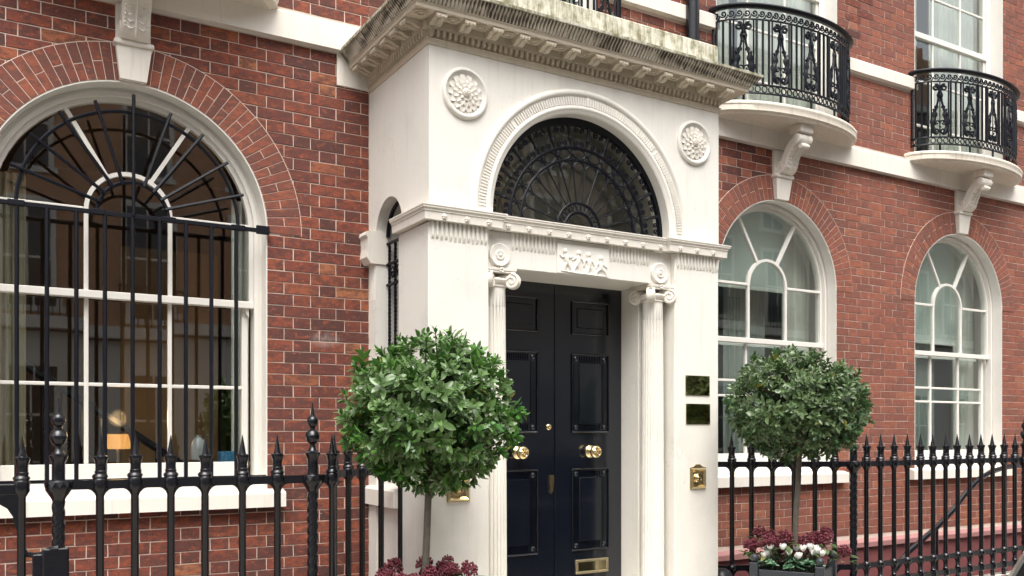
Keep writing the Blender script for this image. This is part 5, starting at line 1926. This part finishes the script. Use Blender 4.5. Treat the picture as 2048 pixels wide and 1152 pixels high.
def planter(cx, cy, ang, label):
    t = thing('planter', label, 'planter', (cx, cy, 0), 'square wooden planters under the trees')
    ca, sa = cos(ang), sin(ang)
    T = lambda b: MB().add([(cx + ca * x - sa * y, cy + sa * x + ca * y, z) for x, y, z in b.v], b.f)
    h = 0.215
    for x in (-h, h):
        for y in (-h, h):
            p = T(MB().box(x - 0.028, x + 0.028, y - 0.028, y + 0.028, 0.0, 0.735, 0.004)).build('corner_post', M['planter'], t)
            T(MB().lathe([(0.012, 0.735), (0.014, 0.742), (0.026, 0.752), (0.029, 0.768), (0.024, 0.784), (0.010, 0.793), (0.002, 0.795)], 12, (x, y, 0))).build('ball', M['planter'], p, True, 50)
    z = 0.08
    for k in range(6):
        z1 = z + 0.102
        for s in (-1, 1):
            T(MB().box(-h + 0.03, h - 0.03, s * h - 0.011, s * h + 0.011, z, z1 - 0.003, 0.003)).build('board', M['planter'], t)
            T(MB().box(s * h - 0.011, s * h + 0.011, -h + 0.03, h - 0.03, z, z1 - 0.003, 0.003)).build('board', M['planter'], t)
        z = z1
    T(MB().box(-h + 0.012, h - 0.012, -h + 0.012, h - 0.012, 0.60, 0.655)).build('soil', M['soil'], t)
    return T
planter(TL[0], TL[1], radians(-30), 'grey wooden planter below the left laurel, mostly out of frame')
planter(TR[0] - 0.05, TR[1], radians(-60), 'slate grey wooden planter with ball topped corner posts on the right')

def bud_head(seed, R=0.062):
    rnd = random.Random(seed)
    b = MB()
    for i in range(150):
        d_ = Vector((rnd.gauss(0, 1), rnd.gauss(0, 1), rnd.gauss(0, 1))).normalized()
        if d_.z < -0.35: continue
        r = R * (0.5 + 0.42 * rnd.random())
        p = Vector((d_.x * r, d_.y * r, d_.z * r * 1.05))
        s = rnd.uniform(0.0075, 0.0115)
        V = [p + Vector(q) * s for q in ((1, 0, 0), (-1, 0, 0), (0, 1, 0), (0, -1, 0), (0, 0, 1), (0, 0, -1))]
        b.add(V, [(4, 0, 2), (4, 2, 1), (4, 1, 3), (4, 3, 0), (5, 2, 0), (5, 1, 2), (5, 3, 1), (5, 0, 3)])
        if i % 4 == 0: b.tube([(0, 0, -R * 0.8), p * 0.9], 0.0018, 3)
    return b.mesh('flower_head', M['bud'], True, 80)
heads = [bud_head(i) for i in range(4)]
sleaf = leaf_variants(0.085, 0.030, M['leafS'], 4)

def skimmia(cx, cy, spots, label, seed, n_leaf):
    rnd = random.Random(seed)
    t = thing('skimmia', label, 'shrub', (cx, cy, 0.66), 'red budded skimmias in the planters')
    for (x, y, z, s) in spots:
        o = link('flower_head', heads[rnd.randrange(4)], t, (x, y, z), (rnd.uniform(-.3, .3), rnd.uniform(-.3, .3), rnd.random() * 6))
        o.scale = (s, s, s)
        MB().tube([(cx + (x - cx) * .5, cy + (y - cy) * .5, 0.65), (x, y, z - 0.02)], 0.003, 4).build('stem', M['twig'], t)
    for i in range(n_leaf):
        x, y, z, s = spots[rnd.randrange(len(spots))]
        a = rnd.random() * 6.28
        o = link('leaf', sleaf[rnd.randrange(4)][0], t)
        o.matrix_basis = Matrix.Translation((x + .02 * cos(a), y + .02 * sin(a), z - 0.03 - 0.05 * rnd.random())) @ Matrix.Rotation(a, 4, 'Z') @ Matrix.Rotation(rnd.uniform(-0.5, 0.4), 4, 'Y')
    return t
rnd = random.Random(5)
def spots(cx, cy, n, r, z0, z1, s=1.0, back=-9.0):
    out = []
    while len(out) < n:
        x, y = rnd.uniform(-r, r), rnd.uniform(-r, r)
        if x * sin(YAW) + y * cos(YAW) < back: continue
        if all((x - o[0] + cx) ** 2 + (y - o[1] + cy) ** 2 > 0.0042 for o in out):
            out.append((cx + x, cy + y, rnd.uniform(z0, z1), s * rnd.uniform(0.8, 1.1)))
    return out
skimmia(TL[0], TL[1], spots(TL[0] - 0.01, TL[1], 15, 0.185, 0.83, 0.915, 0.85), 'red budded skimmia at the foot of the left tree', 1, 70)
skimmia(TR[0] - 0.05, TR[1], spots(TR[0] - 0.05, TR[1], 24, 0.26, 0.80, 0.905, 0.92, -0.13), 'red budded skimmia in the right hand grey planter', 2, 130)

def cyclamen(cx, cy, label, seed, nf, nl):
    rnd = random.Random(seed)
    t = thing('cyclamen', label, 'flower', (cx, cy, 0.66), 'white cyclamens in the right planter')
    for i in range(nl):
        a, r = rnd.random() * 6.28, 0.075 * sqrt(rnd.random())
        b = MB()
        k = 12
        R_ = rnd.uniform(0.026, 0.038)
        c0 = Vector((cx + r * cos(a), cy + r * sin(a), 0.715 + rnd.uniform(0, 0.045)))
        tilt = Matrix.Rotation(rnd.uniform(0.2, 0.9), 3, Vector((-sin(a), cos(a), 0)))
        ring = [c0 + tilt @ Vector((R_ * cos(2 * pi * j / k) * (1.05 if j else 0.4), R_ * sin(2 * pi * j / k), 0.004 * sin(4 * pi * j / k))) for j in range(k)]
        b.add([c0 - Vector((0, 0, 0.004))] + ring, [(0, 1 + j, 1 + (j + 1) % k) for j in range(k)])
        b.tube([(cx, cy, 0.655), c0], 0.002, 4)
        b.build('leaf', M['cyc'], t, True, 60)
    for i in range(nf):
        a, r = rnd.random() * 6.28, 0.07 * sqrt(rnd.random())
        c0 = Vector((cx + r * cos(a), cy + r * sin(a), 0.755 + rnd.uniform(0, 0.075)))
        b = MB()
        for j in range(5):
            q = 2 * pi * j / 5 + rnd.random() * .5
            o = Vector((cos(q), sin(q), 0))
            s_ = Vector((-sin(q), cos(q), 0))
            rows = []
            for h_, ww, out_ in ((0, 0.004, 0.004), (0.014, 0.012, 0.016), (0.03, 0.014, 0.022), (0.043, 0.004, 0.018)):
                rows.append([c0 + o * out_ + s_ * ww + Vector((0, 0, h_)), c0 + o * (out_ + 0.003) + Vector((0, 0, h_)), c0 + o * out_ - s_ * ww + Vector((0, 0, h_))])
            b.loft(rows, False, False)
        b.build('flower', M['petal'], t, True, 60)
        MB().tube([(cx, cy, 0.66), c0], 0.002, 4).build('stem', M['twig'], t)
cx0, cy0 = TR[0] - 0.05, TR[1]
da = radians(-60)
def pl(x, y): return (cx0 + cos(da) * x - sin(da) * y, cy0 + sin(da) * x + cos(da) * y)
for i, (x, y, l_, nf, nl) in enumerate(((-0.13, -0.14, 'white cyclamen by the left corner post of the right planter', 5, 15), (0.03, -0.15, 'white cyclamen with most blooms at the front of the right planter', 6, 16), (0.14, -0.10, 'white cyclamen by the nearest corner post of the right planter', 5, 15))):
    p = pl(x, y)
    cyclamen(p[0], p[1], l_, 20 + i, nf, nl)

# ------------------------------------------------------------------ things inside the left window
LAMP = thing('table_lamp', 'lit table lamp with orange shade inside the left window', 'lamp', (0.98, 1.15, 1.2))
MB().lathe([(0.10, 1.50), (0.07, 1.605)], 20, (0.88, 1.15, 0), 'Z', False).build('lamp_shade', M['lampshade'], LAMP, True)
MB().lathe([(0.06, 1.20), (0.05, 1.23), (0.02, 1.26), (0.035, 1.34), (0.015, 1.42), (0.012, 1.50)], 14, (0.88, 1.15, 0)).build('lamp_base', M['brass'], LAMP, True)
pl_ = bpy.data.lights.new('lamp_bulb', 'POINT')
pl_.energy = 2.4
pl_.color = (1.0, 0.62, 0.28)
pl_.shadow_soft_size = 0.06
plo = bpy.data.objects.new('lamp_bulb', pl_)
plo.location = (0.88, 1.15, 1.72)
COL.objects.link(plo)
tb = thing('side_table', 'dark side table carrying the lamp inside the left window', 'table', (0.98, 1.15, 0.6))
MB().box(0.60, 1.36, 0.95, 1.35, 1.165, 1.199, 0.004).build('table_top', M['wood_in'], tb)
for x in (0.63, 1.33):
    for y in (0.98, 1.32):
        MB().box(x - 0.02, x + 0.02, y - 0.02, y + 0.02, 0.6, 1.165).build('leg', M['wood_in'], tb)
bx_ = tag(MB().box(1.40, 1.51, 0.28, 0.36, 1.42, 1.49, 0.006).build('blue_reflection_box', M['blue']), 'blue box standing in for a blue reflection in the left window', 'box')  # solid box added in place of a blue reflection on the pane
vs = tag(MB().lathe([(0.022, 1.42), (0.045, 1.44), (0.05, 1.50), (0.040, 1.56), (0.018, 1.585), (0.022, 1.60)], 18, (1.27, 0.32, 0)).build('vase', M['porcelain'], None, True), 'small white vase on the sill inside the left window', 'vase')
MB().box(0.0, 1.64, 0.225, 0.42, 1.39, 1.419, 0.003).build('window_board', M['wood_in'], W1)

# ------------------------------------------------------------------ dark car at the lower right edge
CAR = thing('parked_car', 'black car with bright window trim cut off by the lower right corner', 'car', (6.4, -4.05, -0.14))
def car():
    x0, ya, yb = 4.28, -4.95, -3.17
    sec = [(0.0, 0.18, 0.62, 0.0), (0.10, 0.12, 0.86, 0.04), (0.30, 0.10, 0.90, 0.06), (0.9, 0.06, 0.88, 0.05), (2.6, 0.06, 0.86, 0.05), (3.5, 0.08, 0.80, 0.07), (4.0, 0.14, 0.66, 0.14), (4.1, 0.2, 0.5, 0.24)]
    rings = []
    for dx, zl, zh, ins in sec:
        rings.append([(x0 + dx, yb - ins, zl), (x0 + dx, yb - ins * 0.3, (zl + zh) / 2), (x0 + dx, yb - ins - 0.05, zh), (x0 + dx, ya + ins + 0.05, zh), (x0 + dx, ya + ins * 0.3, (zl + zh) / 2), (x0 + dx, ya + ins, zl)])
    MB().loft(rings).build('body', M['carpaint'], CAR, True, 30)
    cab = [(0.20, 0.885, 0.08), (0.42, 1.22, 0.16), (0.72, 1.40, 0.22), (1.6, 1.43, 0.22), (2.2, 1.36, 0.2), (2.9, 0.87, 0.1)]
    rings = []
    for dx, z, ins in cab:
        rings.append([(x0 + dx, yb - ins, z), (x0 + dx, ya + ins, z), (x0 + dx, ya + 0.08, 0.86), (x0 + dx, yb - 0.08, 0.86)])
    MB().loft(rings).build('glasshouse', M['carglass'], CAR, True, 25)
    MB().tube([(x0 + dx - 0.004, yb - ins + 0.006, z) for dx, z, ins in cab], 0.016, 6).build('window_trim', M['chrome'], CAR, True)
    MB().tube([(x0 + 0.14, yb - 0.02, 0.88), (x0 + 2.9, yb - 0.03, 0.88)], 0.012, 6).build('belt_trim', M['chrome'], CAR, True)
    for wx in (0.75, 3.3):
        for wy in (ya + 0.02, yb - 0.20):
            wh = MB().lathe([(0.20, 0.0), (0.30, 0.0), (0.315, 0.03), (0.315, 0.15), (0.30, 0.18), (0.20, 0.18)], 24, (x0 + wx, wy + 0.18, 0.175), 'Y').build('wheel', M['tyre'], CAR, True)
            MB().lathe([(0.02, 0.02), (0.20, 0.01), (0.20, 0.17), (0.02, 0.16)], 20, (x0 + wx, wy + 0.18, 0.175), 'Y').build('rim', M['chrome'], wh, True)
    for y in (ya + 0.12, yb - 0.30):
        MB().box(x0 - 0.01, x0 + 0.12, y, y + 0.2, 0.66, 0.80, 0.02).build('tail_light', M['darkred'], CAR)
car()

# ------------------------------------------------------------------ the terrace across the street (seen mirrored in the panes)
def terrace(x0, x1, yf, ztop, zc, label, upper_mat, bays, cat='house'):
    t = thing('opposite_terrace', label, cat, ((x0 + x1) / 2, yf, 0), 'terraces across the street')
    MB().box(x0, x1, yf - 8, yf, -0.2, ztop).build('wall', M[upper_mat], t)
    MB().box(x0, x1, yf, yf + 0.12, -0.2, zc - 0.05).build('stucco_ground_floor', M['stuccoB'], t)
    MB().box(x0, x1, yf, yf + 0.45, zc, zc + 0.28).build('cornice', M['stuccoB'], t)
    MB().box(x0, x1, yf, yf + 0.5, ztop - 0.6, ztop - 0.2).build('cornice', M['stuccoB'], t)
    MB().prism_x([(yf - 0.3, ztop), (yf - 3, ztop + 2.0), (yf - 8, ztop)], x0, x1).build('roof', M['slate'], t)
    if upper_mat == 'stuccoC':
        MB().box(x0, x1, yf, yf + 0.06, zc + 6.2, ztop - 0.62).build('attic_storey', M['stuccoB'], t)
    ch = MB()
    for k in range(2):
        xx = x0 + (x1 - x0) * (0.2 + 0.6 * k)
        ch.box(xx - 0.9, xx + 0.9, yf - 3.4, yf - 2.2, ztop, ztop + 3.4)
        for j in range(4):
            ch.lathe([(0.16, ztop + 3.4), (0.13, ztop + 4.2)], 8, (xx - 0.6 + j * 0.4, yf - 2.8, 0))
    ch.build('chimney', M['brickB'], t)
    fr, pn, rl = MB(), MB(), MB()
    wdt = (x1 - x0) / bays
    for b_ in range(bays):
        xx = x0 + (b_ + 0.5) * wdt
        for fz, h_ in ((0.9, 2.2), (zc + 0.55, 2.6), (zc + 4.0, 2.1), (zc + 7.1, 1.7)):
            if fz + h_ > ztop - 0.6: continue
            yy = yf + (0.13 if fz < zc - 1 else 0.0)
            pn.box(xx - 0.5, xx + 0.5, yy + 0.005, yy + 0.02, fz, fz + h_)
            for (xa, xb, za, zb) in ((xx - 0.62, xx - 0.5, fz, fz + h_), (xx + 0.5, xx + 0.62, fz, fz + h_), (xx - 0.62, xx + 0.62, fz + h_, fz + h_ + 0.14), (xx - 0.7, xx + 0.7, fz - 0.14, fz), (xx - 0.5, xx + 0.5, fz + h_ / 2 - 0.03, fz + h_ / 2 + 0.03), (xx - 0.02, xx + 0.02, fz, fz + h_)):
                fr.box(xa, xb, yy + 0.003, yy + 0.06, za, zb)
        for j in range(10):
            rl.tube([(xx - 0.7 + j * 0.155, yf + 0.4, zc + 0.28), (xx - 0.7 + j * 0.155, yf + 0.4, zc + 1.1)], 0.02, 4)
        rl.box(xx - 0.75, xx + 0.75, yf + 0.38, yf + 0.42, zc + 1.08, zc + 1.13)
    fr.build('window', M['stuccoB'], t)
    pn.build('pane', M['paneB'], t)
    rl.build('balcony', M['iron_thin'], t)
terrace(-16, 13, -18, 11.5, 4.0, 'brown brick terrace across the street mirrored in the left window', 'brickB', 11)
terrace(13.05, 44, -18, 15.5, 5.3, 'pale stucco terrace across the street mirrored in the right windows', 'stuccoC', 11)
terrace(-52, -16.05, -18, 12.5, 4.2, 'brick terrace further left across the street', 'brickB', 12)
